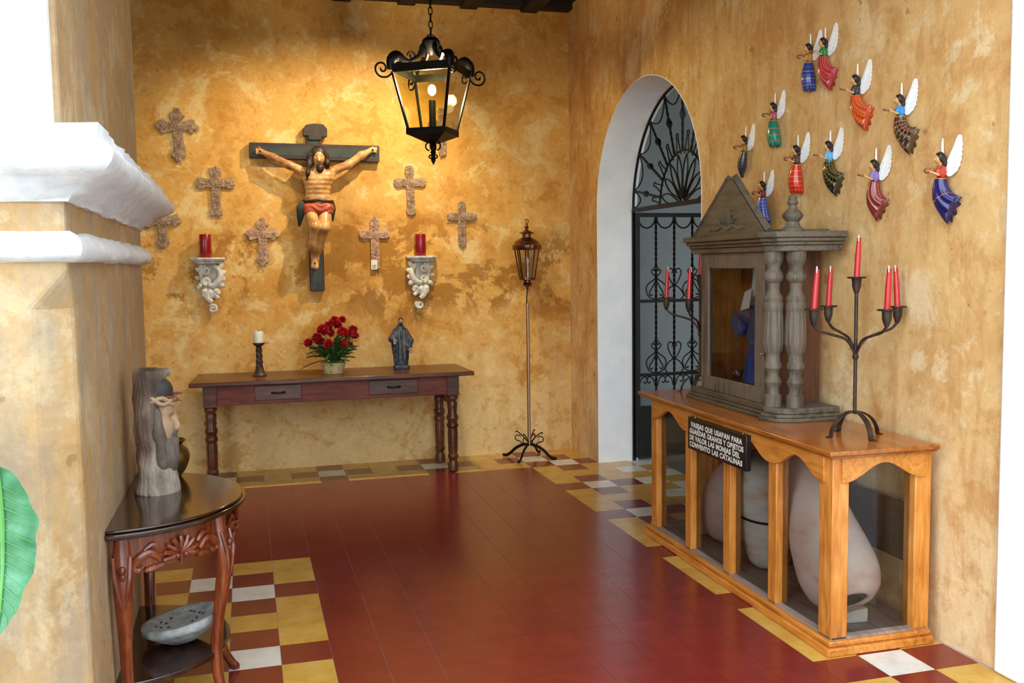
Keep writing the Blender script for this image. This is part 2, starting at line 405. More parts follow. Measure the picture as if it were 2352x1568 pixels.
# the arcade wall over the arch, more piers to the left, ceiling with beams
struct(M().box(-8.2, 3.0, PY0, PY1, 3.05, CEIL+0.05).obj('wall_front', 'plaster_pier', smooth=0))
struct(M().box(-6.4, -5.2, PY0, PY1, 0, 3.05).obj('wall_arcade', 'plaster_pier', smooth=0))
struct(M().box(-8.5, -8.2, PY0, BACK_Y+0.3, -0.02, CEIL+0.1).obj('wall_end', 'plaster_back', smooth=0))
ceil_o = struct(M().box(-8.5, 6.5, PY0, BACK_Y+2.0, CEIL+0.1, CEIL+0.3).obj('ceiling', 'beam_wood', smooth=0))
for i in range(20):
    x = -7.9+i*0.5
    M().box(x-0.07, x+0.07, PY1-0.05, BACK_Y+0.05, CEIL-0.04, CEIL+0.12).obj('beam', 'beam_wood', ceil_o, bevel=0.006)
M().box(-8.2, 1.98, BACK_Y-0.11, BACK_Y+0.02, CEIL-0.02, CEIL+0.12).obj('wall_plate', 'beam_wood', ceil_o, bevel=0.006)
M().box(1.80, 2.02, PY1-0.05, BACK_Y-0.1, CEIL+0.03, CEIL+0.12).obj('wall_plate', 'beam_wood', ceil_o, bevel=0.006)
# room behind the doorway: pale grey walls, open on its courtyard side
struct(M().box(2.0, 6.3, 4.75, 4.95, -0.02, CEIL+0.1).obj('wall_inner_back', 'grey_wall', smooth=0))
struct(M().box(6.1, 6.3, 0.2, 4.75, -0.02, CEIL+0.1).obj('wall_inner_end', 'grey_wall', smooth=0))
struct(M().box(3.9, 6.3, 0.2, 0.4, -0.02, CEIL+0.1).obj('wall_inner_front', 'grey_wall', smooth=0))
struct(M().box(1.99, 2.35, BACK_Y-0.001, 4.76, -0.02, CEIL+0.1).obj('wall_inner_side', 'grey_wall', smooth=0))
struct(M().box(2.34, 6.3, 0.2, 4.9, -0.06, -0.001).obj('floor_inner', 'back_floor', smooth=0))
struct(M().box(2.05, 2.4, -9.0, -1.03, 0, 4.2).obj('wall_sky_blocker', 'grey_wall', smooth=0))  # unseen wall, added to block sky light and darken the pier's side face
struct(M().box(-14, 14, -16, PY0-0.0, -0.07, -0.012).obj('floor_courtyard', 'paving', smooth=0))

# ------------------------------------------------------------------ floor of cement tiles
floor = struct(M().box(-8.3, 2.36, PY0-0.02, BACK_Y+0.1, -0.08, -0.0022).obj('floor', 'grout', smooth=0))
def tile_colour(c, r):
    def strip(j, k): k %= 4; return ('WRYR'[k] if j == 1 else 'RYYY'[k])
    if c >= 10: return 'Y' if (c+r) % 2 else 'W'
    if c >= 8 or (c == 7 and r < 18): return strip(c-7, r-2)
    if r >= 18: return strip(r-18, c-3)
    if r <= 8 and c <= -3:
        i, j = -3-c, 8-r                     # steps in from the two inner edges
        if c >= -5 and j > i: return strip(i, r-2)
        if r >= 6: return strip(j, c-3)
        if c >= -5: return strip(i, r-2)
        return 'R'
    return 'R'
MN = {'R': 'tile_red', 'Y': 'tile_yellow', 'W': 'tile_white'}
G = 0.0008
tmesh = {k: M().box(G, T-G, G, T-G, -0.010, 0.0).mesh('tile', MN[k], 0) for k in 'RYW'}
cells = []
for r in range(-4, 21):
    for c in range(-38, 12):
        if c >= 10 and not (9 <= r < 18): continue
        x, y = c*T, r*T; px, py, z = to_px((x+T/2, y+T/2, 0)); vis = z > 0.3 and -60 < px < 2412 and 900 < py < 1650
        if c < -5.7 and r <= 5: vis = False
        a = 0
        if vis:
            q = [to_px((x+i*T, y+j*T, 0)) for i, j in ((0, 0), (1, 0), (1, 1), (0, 1))]
            a = abs(sum(q[i][0]*q[(i+1) % 4][1]-q[(i+1) % 4][0]*q[i][1] for i in range(4)))/2
        cells.append((a, c, r))
cells.sort(reverse=True); rest = M()
for n, (a, c, r) in enumerate(cells):
    k = tile_colour(c, r)
    if n < 300 and a > 0: inst('tile', tmesh[k], floor, (c*T, r*T, 0))
    else: rest.box(c*T+G, c*T+T-G, r*T+G, r*T+T-G, -0.010, 0.0, 'RYW'.index(k))
o = rest.obj('far_tiles', [MN[k] for k in 'RYW'], floor, smooth=0); o['kind'] = 'stuff'

# ================================================================== things on and along the back wall
wood('dark_table', [(56, 27, 13), (92, 48, 23), (124, 70, 36)], 0.35, 3, 'x', coat=0.12)
wood('apron_wood', [(94, 36, 24), (124, 54, 38), (142, 72, 50)], 0.6, 3, 'x', coat=0.1)
mottled('cross_dark', [(30, 18, 14), (46, 30, 24), (60, 42, 32)], 0.5, 14, bump=0.2)
mottled('cross_green', [(28, 38, 36), (42, 54, 48), (56, 60, 48)], 0.55, 10, bump=0.25)
mottled('carved_skin', [(128, 80, 44), (180, 128, 74), (208, 162, 104), (186, 134, 80)], 0.36, 9, bump=0.2, coat=0.2)
mottled('carved_hair', [(26, 16, 12), (44, 28, 20), (58, 36, 24)], 0.45, 20, bump=0.5, bscale=60)
mottled('loin_red', [(120, 34, 20), (170, 66, 40), (190, 96, 56)], 0.4, 14, bump=0.2)
mottled('terracotta', [(122, 96, 74), (158, 130, 104), (184, 156, 128)], 0.85, 24, bump=0.6, bscale=60)
mottled('terracotta_pink', [(146, 110, 88), (182, 144, 118), (202, 166, 138)], 0.85, 24, bump=0.6, bscale=60)
mottled('bracket_white', [(176, 170, 156), (212, 208, 196), (226, 224, 216)], 0.75, 18, bump=0.35, bscale=50)
mottled('wax_red', [(124, 8, 22), (150, 14, 30)], 0.3, 6, coat=0.3)
mottled('wax_white', [(226, 224, 200), (238, 238, 220)], 0.45, 6)
mottled('wick', [(30, 24, 20), (50, 40, 32)], 0.9, 20)
mottled('iron', [(16, 15, 15), (30, 28, 26)], 0.45, 20, metal=0.6, bump=0.2)
mottled('saint_robe', [(24, 30, 40), (50, 60, 74), (96, 104, 112)], 0.5, 34, bump=0.3)
mottled('saint_skin', [(150, 124, 96), (180, 156, 126)], 0.6, 20)
mottled('basket', [(176, 154, 98), (214, 196, 140), (228, 214, 166)], 0.7, 30, bump=0.5)
mottled('petal', [(140, 2, 12), (186, 8, 22), (206, 20, 34)], 0.55, 30)
mottled('leaf_green', [(30, 62, 26), (58, 100, 46), (112, 142, 78)], 0.5, 22)
wood('candlestick_wood', [(40, 26, 22), (66, 46, 38), (90, 68, 56)], 0.45, 6, 'z')
mottled('copper', [(62, 38, 32), (108, 70, 56), (150, 106, 86)], 0.25, 10, metal=0.9)
mottled('brass_pole', [(150, 120, 96), (186, 156, 128)], 0.3, 12, metal=0.85, stretch=(1, 1, 0.05))
def glassmat(name, tint=(235, 240, 240), alpha=0.12, rough=0.02):
    t = NT(name); tr = t.new('ShaderNodeBsdfTransparent'); tr.inputs[0].default_value = L(*tint)
    gl = t.new('ShaderNodeBsdfGlossy'); gl.inputs['Roughness'].default_value = rough
    fr = t.new('ShaderNodeFresnel'); fr.inputs[0].default_value = 1.45
    mx = t.new('ShaderNodeMixShader'); t.link(t.math('ADD', t.math('MULTIPLY', fr.outputs[0], 0.8), alpha*0.1), mx.inputs[0]); t.link(tr.outputs[0], mx.inputs[1]); t.link(gl.outputs[0], mx.inputs[2])
    out = [n for n in t.n if n.type == 'OUTPUT_MATERIAL'][0]; t.link(mx.outputs[0], out.inputs[0]); return t
glassmat('glass'); glassmat('amber_glass', (244, 243, 208)); 
def emit(name, c, s):
    t = plain(name, c, 0.5); t.set(Emission_Color=L(*c), Emission_Strength=s); return t

def bx(px, py, d=0.0): return FR_B.pix(px, py, -d)        # point on the back wall, d metres out

# ---- crucifix
cr = thing('crucifix', 'large dark wooden crucifix with carved figure in red loincloth on back wall', 'crucifix', (0, BACK_Y+.001, 0))
def Q(px, py, d): p = bx(px, py, d); return (p[0], -d, p[2])
x0, x1 = bx(708, 500, .04)[0], bx(741, 500, .04)[0]; zt, zb = bx(724, 292, .04)[2], bx(724, 668, .04)[2]
M().box(x0, x1, -0.05, 0.0, zb, zt).obj('upright', 'cross_dark', cr, bevel=0.004)
M().box(x0+0.022, x1-0.022, -0.0525, -0.045, zb+0.01, zt-0.05).obj('painted_panel', 'cross_green', cr)
a = [bx(572, 327, .05), bx(871, 335, .05), bx(871, 373, .05), bx(572, 362, .05)]
M().prism([(p[0], p[2]) for p in reversed(a)], -0.062, -0.012, 'xz').obj('crossbar', 'cross_dark', cr, bevel=0.004)
cx0, cz0 = a[0][0], a[0][2]; cx1 = a[1][0]
ins = [(a[0][0]+.03, a[0][2]-.030), (a[1][0]-.03, a[1][2]-.030), (a[2][0]-.03, a[2][2]+.026), (a[3][0]+.03, a[3][2]+.026)]
M().prism(list(reversed(ins)), -0.0645, -0.05, 'xz').obj('painted_panel', 'cross_green', cr)
tb = [(696, 313), (695, 297), (702, 287), (722, 284), (742, 286), (751, 296), (751, 315), (739, 315), (738, 322), (708, 322), (708, 312)]
M().prism([(bx(*p, .05)[0], bx(*p, .05)[2]) for p in reversed(tb)], -0.068, -0.02, 'xz').obj('title_board', 'cross_dark', cr, bevel=0.004)
def body(P):
    hd = ell(P, Q(732, 360, .175), (.046, .052, .068)); nk = cap(P, Q(731, 372, .16), Q(731, 396, .13), .03, .034)
    ch = ell(P, Q(730, 412, .125), (.108, .07, .10)); ch = smin(ch, ell(P, Q(709, 405, .145), (.05, .04, .05)), .03); ch = smin(ch, ell(P, Q(752, 405, .145), (.05, .04, .05)), .03)
    ab = ell(P, Q(730, 445, .12), (.092, .06, .10)); hp = ell(P, Q(730, 472, .115), (.105, .068, .07))
    d = smin(smin(smin(ch, ab, .05), hp, .05), smin(hd, nk, .02), .03)
    rib = np.sin(P[..., 2]*2*PI/0.034)*0.0022*(P[..., 1] < -0.1)*(np.abs(P[..., 2]-Q(730, 432, .1)[2]) < .1); d = d+rib
    for s in (chain(P, [Q(703, 396, .12), Q(664, 379, .125), Q(628, 362, .115), Q(603, 349, .09)], [.036, .03, .03, .02], .02),
              chain(P, [Q(760, 394, .12), Q(800, 378, .125), Q(830, 357, .115), Q(850, 346, .09)], [.036, .03, .03, .02], .02)): d = smin(d, s, .03)
    for hx, hy, sg in ((603, 349, -1), (850, 346, 1)):
        d = smin(d, ell(P, Q(hx+sg*6, hy-2, .085), (.03, .014, .022)), .012)
        for k in range(4): d = smin(d, cap(P, Q(hx+sg*9, hy-6+k*3.2, .085), Q(hx+sg*(17-abs(k-1.2)), hy-9+k*4.4, .098), .0065, .005), .004)
        d = smin(d, cap(P, Q(hx+sg*3, hy-4, .09), Q(hx+sg*9, hy-13, .10), .007, .005), .005)
    for s in (chain(P, [Q(713, 480, .12), Q(722, 520, .225), Q(719, 562, .15), Q(722, 592, .095)], [.052, .038, .034, .022], .03),
              chain(P, [Q(747, 480, .12), Q(745, 522, .21), Q(733, 566, .12), Q(726, 594, .08)], [.052, .038, .033, .02], .03)): d = smin(d, s, .007)
    d = smin(d, cap(P, Q(722, 592, .105), Q(719, 612, .115), .024, .018), .02); d = smin(d, cap(P, Q(727, 594, .10), Q(727, 614, .13), .024, .017), .015)
    d = smin(d, cap(P, Q(733, 362, .222), Q(733, 368, .228), .009, .012), .01)        # nose
    for ex in (725, 740): d = smax(d, -ell(P, Q(ex, 359, .222), (.011, .012, .006)), .008)
    return d
lo = np.array(Q(575, 625, .30)); hi = np.array(Q(868, 325, 0.03)); sculpt(body, lo, hi, 0.0075).obj('figure', 'carved_skin', cr, smooth=180)
def hair(P):
    d = ell(P, Q(731, 353, .165), (.060, .056, .062)); d = smin(d, chain(P, [Q(713, 358, .17), Q(710, 378, .18), Q(707, 398, .19), Q(705, 412, .185)], [.026, .022, .014, .006], .02), .02)
    d = smin(d, chain(P, [Q(748, 358, .16), Q(751, 375, .16), Q(752, 390, .15)], [.024, .022, .010], .02), .02)
    d = smax(d, -ell(P, Q(733, 366, .225), (.034, .05, .05)), .01)
    d = smin(d, ell(P, Q(735, 386, .192), (.030, .026, .036)), .012)
    return d+0.0018*np.sin(P[..., 0]*520+P[..., 2]*60)
sculpt(hair, Q(695, 418, .24), Q(760, 328, .09), 0.006).obj('hair_and_beard', 'carved_hair', cr, smooth=180)
def loin(P):
    d = ell(P, Q(730, 478, .118), (.124, .083, .062)); d = smin(d, sbox(P, Q(730, 480, .118), (.108, .07, .045), .03), .03)
    return d+0.003*np.sin(P[..., 2]*150+12*P[..., 0]+3*np.sin(P[..., 0]*40))
sculpt(loin, Q(686, 502, .24), Q(775, 455, .02), 0.007).obj('loincloth', 'loin_red', cr, smooth=180)
m = M(); zc = Q(730, 463, .1)[2]
m.tube([(Q(730, 463, .118)[0]+.112*math.cos(a), -.118+.078*math.sin(a), zc+.006*math.sin(3*a)) for a in np.linspace(0, 2*PI, 32, endpoint=False)], .011, 8, True, 1.0); m.obj('rope_belt', 'carved_hair', cr)
m = M(); m.tube(smoothpath([Q(697, 463, .15), Q(690, 478, .15), Q(690, 496, .13), Q(687, 520, .10)], 4), lerp_list([.014, .03, .028, .006], 13), 10, False, .55); m.obj('knot_tail', 'cross_green', cr)
m = M(); m.tube(smoothpath([Q(763, 463, .13), Q(766, 480, .12), Q(764, 508, .09)], 4), lerp_list([.012, .018, .005], 9), 8, False, .6); m.obj('knot_tail', 'cross_green', cr)
for hx, hy in ((597, 347), (856, 344), (723, 604)):
    m = M().lathe([(.007, 0), (.007, .006), (.002, .012)], (0, 0, 0), 8); m.xf(Matrix.Translation(Q(hx, hy, .105 if hy < 500 else .14)) @ Matrix.Rotation(PI/2, 4, 'X')); m.obj('nail', 'iron', cr)

# ---- clay crosses
def cross_outline(W, H, w, style):
    """outline centred on the crossing, arms W wide, foot down; trefoil, round or square ends"""
    up = 0.33*H; dn = 0.67*H; hw = W/2; out = []
    def end(cx, cz, ang):
        pts = []
        if style == 'trefoil':
            for k, (ox, oz, r) in enumerate(((-.3, .75, .55), (.35, 0, .62), (-.3, -.75, .55))):
                for a in np.linspace(100-k*95, -0-k*95+(-10), 5): pts.append((ox*w*.6+r*w*.62*math.cos(math.radians(a)), oz*w*.6+r*w*.62*math.sin(math.radians(a))))
        elif style == 'round':
            pts = [(.52*w*math.cos(a), .52*w*math.sin(a)) for a in np.linspace(PI*.55, -PI*.55, 9)]
        elif style == 'knob':
            pts = [(-.45*w, .5*w)]+[(.02*w+.62*w*math.cos(a), .62*w*math.sin(a)) for a in np.linspace(PI*.68, -PI*.68, 11)]+[(-.45*w, -.5*w)]
        else:
            pts = [(-.5*w, .5*w), (-.42*w, .62*w), (.25*w, .66*w), (.3*w, .3*w), (.3*w, -.3*w), (.25*w, -.66*w), (-.42*w, -.62*w), (-.5*w, -.5*w)]
        c, s_ = math.cos(ang), math.sin(ang); return [(cx+c*p[0]-s_*p[1], cz+s_*p[0]+c*p[1]) for p in pts]
    h = w/2; ins_ = .45*w
    out += [(-h, h)]+end(0, up-ins_, PI/2)+[(h, h)]+end(hw-ins_, 0, 0)+[(h, -h)]+end(0, -dn+ins_, -PI/2)+[(-h, -h)]+end(-hw+ins_, 0, PI)
    return out
def clay_cross(px, py, W, H, w, style, label, mat='terracotta', lean=0.0, seed=1, boss=False):
    p = bx(px, py, .02); t = thing('clay_cross', label, 'cross', (p[0], BACK_Y, p[2]), 0, 'clay crosses around the crucifix'); t.rotation_euler = (0, lean, 0)
    o2 = cross_outline(W, H, w, style); M().prism(list(reversed(o2)), -0.022, 0.0, 'xz').obj('cross_body', mat, t, bevel=0.003)
    rs = random.Random(seed); m = M(); up, dn = .33*H, .67*H
    spots = [(0, z) for z in np.arange(-dn+.02, up-.01, .024)]+[(x, 0) for x in np.arange(-W/2+.02, W/2-.01, .024) if abs(x) > .015]
    for x, z in spots:
        k = rs.random()
        if k < .45:
            r = w*.24; m.tube(spiral((x, z), r, r*.25, rs.random()*6, rs.choice((-1, 1))*1.2, 12, y=-.022), .0048, 5)
        for _ in range(4): m.ball((x+rs.uniform(-.42, .42)*w, -.022, z+rs.uniform(-.4, .4)*w), (rs.uniform(.006, .011), .0065, rs.uniform(.006, .011)), 6, 4)
    if boss:
        m.tube([(.02*math.cos(a), -.024, .026*math.sin(a)) for a in np.linspace(0, 2*PI, 16, endpoint=False)], .005, 6, True); m.ball((0, -.023, 0), (.011, .01, .016), 8, 6)
    else:
        for k in range(8): a = k*PI/4; m.ball((.015*math.cos(a), -.024, .015*math.sin(a)), (.008, .007, .008), 6, 4)
        m.ball((0, -.026, 0), (.008, .009, .008), 8, 5)
    m.obj('relief', mat, t); return t
clay_cross(407, 290, .29, .375, .068, 'trefoil', 'brown clay cross with trefoil ends above the jewelled clay cross', seed=1)
clay_cross(495, 420, .28, .38, .066, 'square', 'clay cross with flared square ends and oval boss left of crucifix', seed=2, boss=True)
clay_cross(371, 507, .27, .30, .060, 'trefoil', 'clay cross half hidden by the white pier moulding', seed=3)
clay_cross(603, 537, .245, .355, .064, 'trefoil', 'pinkish clay cross with pointed leaves beside the crucifix feet', 'terracotta_pink', lean=.03, seed=4)
tagc = clay_cross(861, 538, .235, .40, .066, 'round', 'clay cross with a white paper tag at its foot', 'terracotta_pink', seed=15)
clay_cross(942, 419, .235, .37, .062, 'knob', 'clay cross with round knob ends above the red candle', seed=6, lean=-.02)
clay_cross(1061, 497, .225, .36, .062, 'round', 'clay cross with rounded ends right of the red candle', seed=7)
clay_cross(1016, 285, .22, .37, .060, 'round', 'clay cross almost hidden behind the hanging lantern', seed=8)
m = M(); m.box(-.036, .012, -.0295, -.0265, -.275, -.20); m.obj('paper_tag', 'wax_white', tagc, bevel=0)
tg = [o for o in tagc.children if o.name.startswith('paper_tag')][0]
plain('print_blue', (92, 112, 150), 0.7)
m = M(); m.tube([(-.026, -.0305, -.262), (.002, -.0305, -.262), (.002, -.0305, -.242), (-.026, -.0305, -.242)], .0022, 4, True); m.tube([(-.018, -.0305, -.252), (-.006, -.0305, -.252)], .0022, 4); m.obj('printed_mark', 'print_blue', tg)

# ---- carved wall brackets with red candles
def bracket(px0, px1, pz, mirror, label, clabel):
    pl, prr = bx(px0, pz, .08), bx(px1, pz, .08); cx = (pl[0]+prr[0])/2; hw = (prr[0]-pl[0])/2-.01; z = pl[2]
    t = thing('wall_bracket', label, 'bracket', (cx, BACK_Y, z), 0, 'carved brackets flanking the crucifix')
    m = M(); 
    for k, (w, d, za, zb_) in enumerate(((hw, .145, -.016, 0), (hw*.9, .125, -.028, -.016), (hw*.78, .105, -.045, -.028))):
        m.prism([(-w, 0), (-w, -d*.6), (-w*.5, -d), (w*.5, -d), (w, -d*.6), (w, 0)], za, zb_, 'xy')
    m.obj('top_plate', 'bracket_white', t, bevel=.003)
    s = mirror; m = M(); D = -.05
    m.tube(smoothpath([(s*.045, D, -.06), (s*.085, D-.01, -.11), (s*.075, D-.01, -.17), (s*.03, D, -.21), (-s*.015, D, -.19)], 5), lerp_list([.018, .024, .026, .022, .012], 21), 10)
    m.tube(spiral((-s*.015, -.095), .036, .006, PI/2, s*1.5, 26, y=D-.01), lerp_list([.013, .012, .008], 27), 8)
    m.tube(spiral((-s*.012, -.178), .030, .005, -PI/2, -s*1.5, 26, y=D-.01), lerp_list([.013, .011, .007], 27), 8)
    m.tube(smoothpath([(-s*.05, D, -.05), (-s*.058, D, -.10), (-s*.05, D, -.15), (-s*.045, D, -.2)], 4), lerp_list([.012, .014, .014, .012], 13), 8)
    m.obj('scroll', 'bracket_white', t)
    m = M()
    for (x, z_, ln, an, w) in ((.088, -.07, .06, 60, .02), (.098, -.115, .06, 20, .022), (.096, -.16, .055, -10, .022), (.086, -.205, .06, -35, .022), (.055, -.25, .07, -60, .024), (.012, -.265, .08, -80, .026), (-.03, -.255, .09, -100, .024), (-.062, -.21, .06, -140, .018), (-.072, -.15, .05, 170, .016), (-.07, -.09, .05, 150, .016)):
        a = math.radians(an); dx, dz = math.cos(a)*s, math.sin(a)
        m.tube([(s*x-dx*ln*.4, D+.01, z_-dz*ln*.4), (s*x, D-.012, z_), (s*x+dx*ln*.35, D-.008, z_+dz*ln*.35), (s*x+dx*ln*.55, D+.006, z_+dz*ln*.55)], [w*.5, w, w*.8, w*.25], 8, False, .6)
    m.tube(smoothpath([(s*.0, D, -.25), (-s*.012, D-.005, -.30), (s*.02, D-.01, -.335)], 5), lerp_list([.028, .024, .016], 11), 8)
    m.tube(smoothpath([(s*.03, D, -.25), (s*.052, D, -.29), (s*.07, D-.01, -.31)], 5), lerp_list([.022, .02, .012], 11), 8)
    m.obj('acanthus_leaves', 'bracket_white', t)
    m = M(); m.tube(spiral((s*.022, -.385), .034, .006, PI*.75, -s*1.35, 24, y=D+.01), lerp_list([.012, .012, .009], 25), 8)
    m.box(-.05, .06, -.03, 0, -.28, -.03); m.obj('curled_tail', 'bracket_white', t)
    c = thing('pillar_candle', clabel, 'candle', (cx-.012, BACK_Y-.075, z), 0, 'red candles on the wall brackets')
    M().lathe([(.040, 0), (.0425, .003), (.0425, .168), (.040, .173), (.020, .170), (.004, .166)], n=28).obj('wax', 'wax_red', c)
    M().tube([(0, 0, .164), (.002, 0, .185)], .0022, 5).obj('wick', 'wick', c)
bracket(433, 520, 592, 1, 'carved white acanthus bracket with curling tail below the jewelled clay cross', 'thick red candle on the bracket near the white pier')
bracket(932, 1008, 588, -1, 'carved white acanthus bracket with ball tail above the saint statue', 'thick dark red candle on the bracket near the hanging lantern')

# ---- long console table
TZ = .775
ct = thing('console_table', 'long dark wooden console table with two drawers and turned legs', 'table', (-.07, 3.85, 0))
m = M(); m.prism([(-1.02, -.31), (1.015, -.31), (1.0, .30), (-.985, .30)], TZ-.032, TZ, 'xy'); top = m.obj('tabletop', 'dark_table', ct, bevel=.006)
m = M(); m.box(-.86, .86, -.225, -.20, .597, TZ-.032); m.box(-.86, .86, .17, .19, .62, TZ-.032); m.box(-.88, -.86, -.2, .18, .60, TZ-.032); m.box(.86, .88, -.2, .18, .60, TZ-.032); m.obj('apron', 'apron_wood', ct, bevel=.003)
for xa, xb in ((-.58, -.25), (.235, .60)):
    d = M().box(xa, xb, -.232, -.2, .622, .728).obj('drawer', 'dark_table', ct, bevel=.004)
    xm = (xa+xb)/2; m = M(); m.tube(smoothpath([(xm-.045, -.234, .678), (xm-.04, -.252, .676), (xm, -.257, .673), (xm+.04, -.252, .676), (xm+.045, -.234, .678)], 4), .0065, 8); m.obj('pull', 'iron', d)
LEGP = [(.030, 0), (.040, .01), (.042, .05), (.036, .075), (.030, .09), (.040, .11), (.042, .125), (.033, .14), (.037, .16), (.040, .30), (.036, .335), (.045, .35), (.045, .365), (.036, .378), (.041, .40), (.047, .415), (.041, .435), (.034, .45), (.038, .50), (.040, .53), (.032, .545), (.045, .562), (.045, .58), (.036, .592)]
for sx, y in ((-.885, -.19), (.865, -.19), (-.902, .165), (.835, .165)):
    m = M(); m.lathe(LEGP, (sx, y, 0), 20); m.box(sx-.046, sx+.046, y-.046, y+.046, .588, TZ-.03); m.obj('leg', 'dark_table', ct, bevel=.002)
M().box(.84, .87, -.15, .13, .52, .555).obj('stretcher', 'dark_table', ct, bevel=.003)

def on_console(px, py): p = at_z(px, py, TZ); return (p[0], min(p[1], 4.05), TZ)
# candlestick and candle
p = on_console(597, 864); cs = thing('candlestick', 'twisted dark wooden candlestick with flared base on console table', 'candlestick', (p[0], 3.86, TZ))
M().lathe([(.050, 0), (.052, .006), (.044, .014), (.036, .03), (.030, .05), (.026, .06)], n=24).obj('base', 'candlestick_wood', cs)
m = M(); m.grid(lambda u, v: ((.0245-.005*v+.0035*math.cos(4*2*PI*u+v*22))*math.cos(2*PI*u), (.0245-.005*v+.0035*math.cos(4*2*PI*u+v*22))*math.sin(2*PI*u), .058+v*.152), 32, 40, True); m.obj('twisted_stem', 'candlestick_wood', cs, smooth=60)
M().lathe([(.018, .208), (.022, .218), (.040, .232), (.043, .238), (.043, .244), (.034, .244)], n=24).obj('drip_pan', 'candlestick_wood', cs)
c = thing('pillar_candle', 'short cream white candle in the twisted candlestick', 'candle', (p[0], 3.86, TZ+.243))
M().lathe([(.031, 0), (.034, .003), (.0345, .078), (.030, .086), (.012, .082)], n=24).obj('wax', 'wax_white', c)
M().tube([(0, 0, .08), (.001, 0, .096)], .002, 5).obj('wick', 'wick', c)

# flower basket
p = on_console(766, 857); fb = thing('flower_basket', 'cream basket of red carnations with green leaves on console table', 'flowers', (at_y(766, 840, 3.82)[0], 3.82, TZ))
m = M(); m.grid(lambda u, v: ((.070+.018*v+.0022*math.sin(u*2*PI*26+PI*int(v*9)))*math.cos(2*PI*u), (.070+.018*v+.0022*math.sin(u*2*PI*26+PI*int(v*9)))*math.sin(2*PI*u), v*.075), 104, 9, True)
m.lathe([(.06, .0), (.075, .002), (.07, .01)], n=24); m.tube([(.089*math.cos(a), .089*math.sin(a), .077) for a in np.linspace(0, 2*PI, 32, endpoint=False)], .006, 6, True); m.lathe([(.08, .055), (.08, .06), (.01, .062)], n=20)
m.obj('basket', 'basket', fb, smooth=60)
def blossom_mesh(seed):
    rs = random.Random(seed); m = M()
    for k in range(46):
        z = 1-2*(k+.5)/46*.86; a = k*2.39996; r = math.sqrt(max(1-z*z, 0)); d = Vector((r*math.cos(a), r*math.sin(a), z*.85)); d.normalize()
        t1 = d.orthogonal().normalized(); t1 = Matrix.Rotation(rs.random()*6, 3, d) @ t1; t2 = d.cross(t1); w = rs.uniform(.010, .014); L_ = rs.uniform(.027, .034); v = []
        for j, (f, ww) in enumerate(((.35, .45), (.75, 1.0), (1.0, 1.15))):
            for i in range(5):
                s = (i-2)/2; q = d*L_*f+t1*w*ww*s+t2*(.0045*math.sin(i*2.4+j)+rs.uniform(-.002, .002))*f+d*(.004*math.cos(i*3.1) if j == 2 else 0); v.append(q[:])
        m.add(v, [(j*5+i, j*5+i+1, (j+1)*5+i+1, (j+1)*5+i) for j in range(2) for i in range(4)])
    m.ball((0, 0, 0), .017, 10, 6); return m.mesh('blossom', 'petal', 180, fix=False)
BL = [blossom_mesh(i) for i in range(3)]
fx0 = fb.location.x
for i, (px, py, d, s) in enumerate(((768, 738, .02, 1.25), (786, 734, 0, .9), (754, 748, .0, 1.05), (742, 758, .07, 1.35), (757, 763, .02, 1.1), (728, 775, .08, 1.15), (734, 783, .05, 1.1), (708, 787, .03, 1.0), (754, 790, .10, 1.2), (786, 762, .07, 1.25), (800, 767, .02, 1.1), (811, 756, -.02, 1.0), (815, 770, .02, .95), (791, 790, .08, .9), (803, 793, -.03, .9), (776, 748, -.03, 1.0))):
    q = at_y(px, py, 3.82-d); o = inst('blossom', BL[i % 3], fb, (q[0]-fx0, -d, q[2]-TZ), (random.uniform(-.5, .5), random.uniform(-.4, .4), i*1.3), s)
    m = M(); m.tube(smoothpath([(0, 0, .05), ((q[0]-fx0)*.5, -d*.4, (q[2]-TZ)*.6), (q[0]-fx0, -d, q[2]-TZ-.01)], 4), .0022, 5); m.obj('flower_stem', 'leaf_green', fb)
def leaf_mesh(L_, W_, droop):
    m = M(); m.grid(lambda u, v: ((u-.5)*W_*math.sin(PI*min(v*.96+.04, 1))**.8, L_*v, -droop*v*v+.25*W_*abs(u-.5)*2), 4, 8); m.xf(Matrix.Rotation(0, 4, 'X')); return m.mesh('leaf', 'leaf_green', 180, fix=False)
LF = [leaf_mesh(.13, .030, .03), leaf_mesh(.17, .024, .06), leaf_mesh(.11, .036, .02)]
rs = random.Random(3)
for i in range(110):
    a = i*2.4; r = rs.uniform(.01, .06); el = rs.uniform(.08, 1.15); z = rs.uniform(.085, .20)
    inst('leaf', LF[i % 3], fb, (r*math.cos(a), r*math.sin(a)*.8, z), (el, rs.uniform(-.4, .4), a-PI/2), rs.uniform(.75, 1.25))

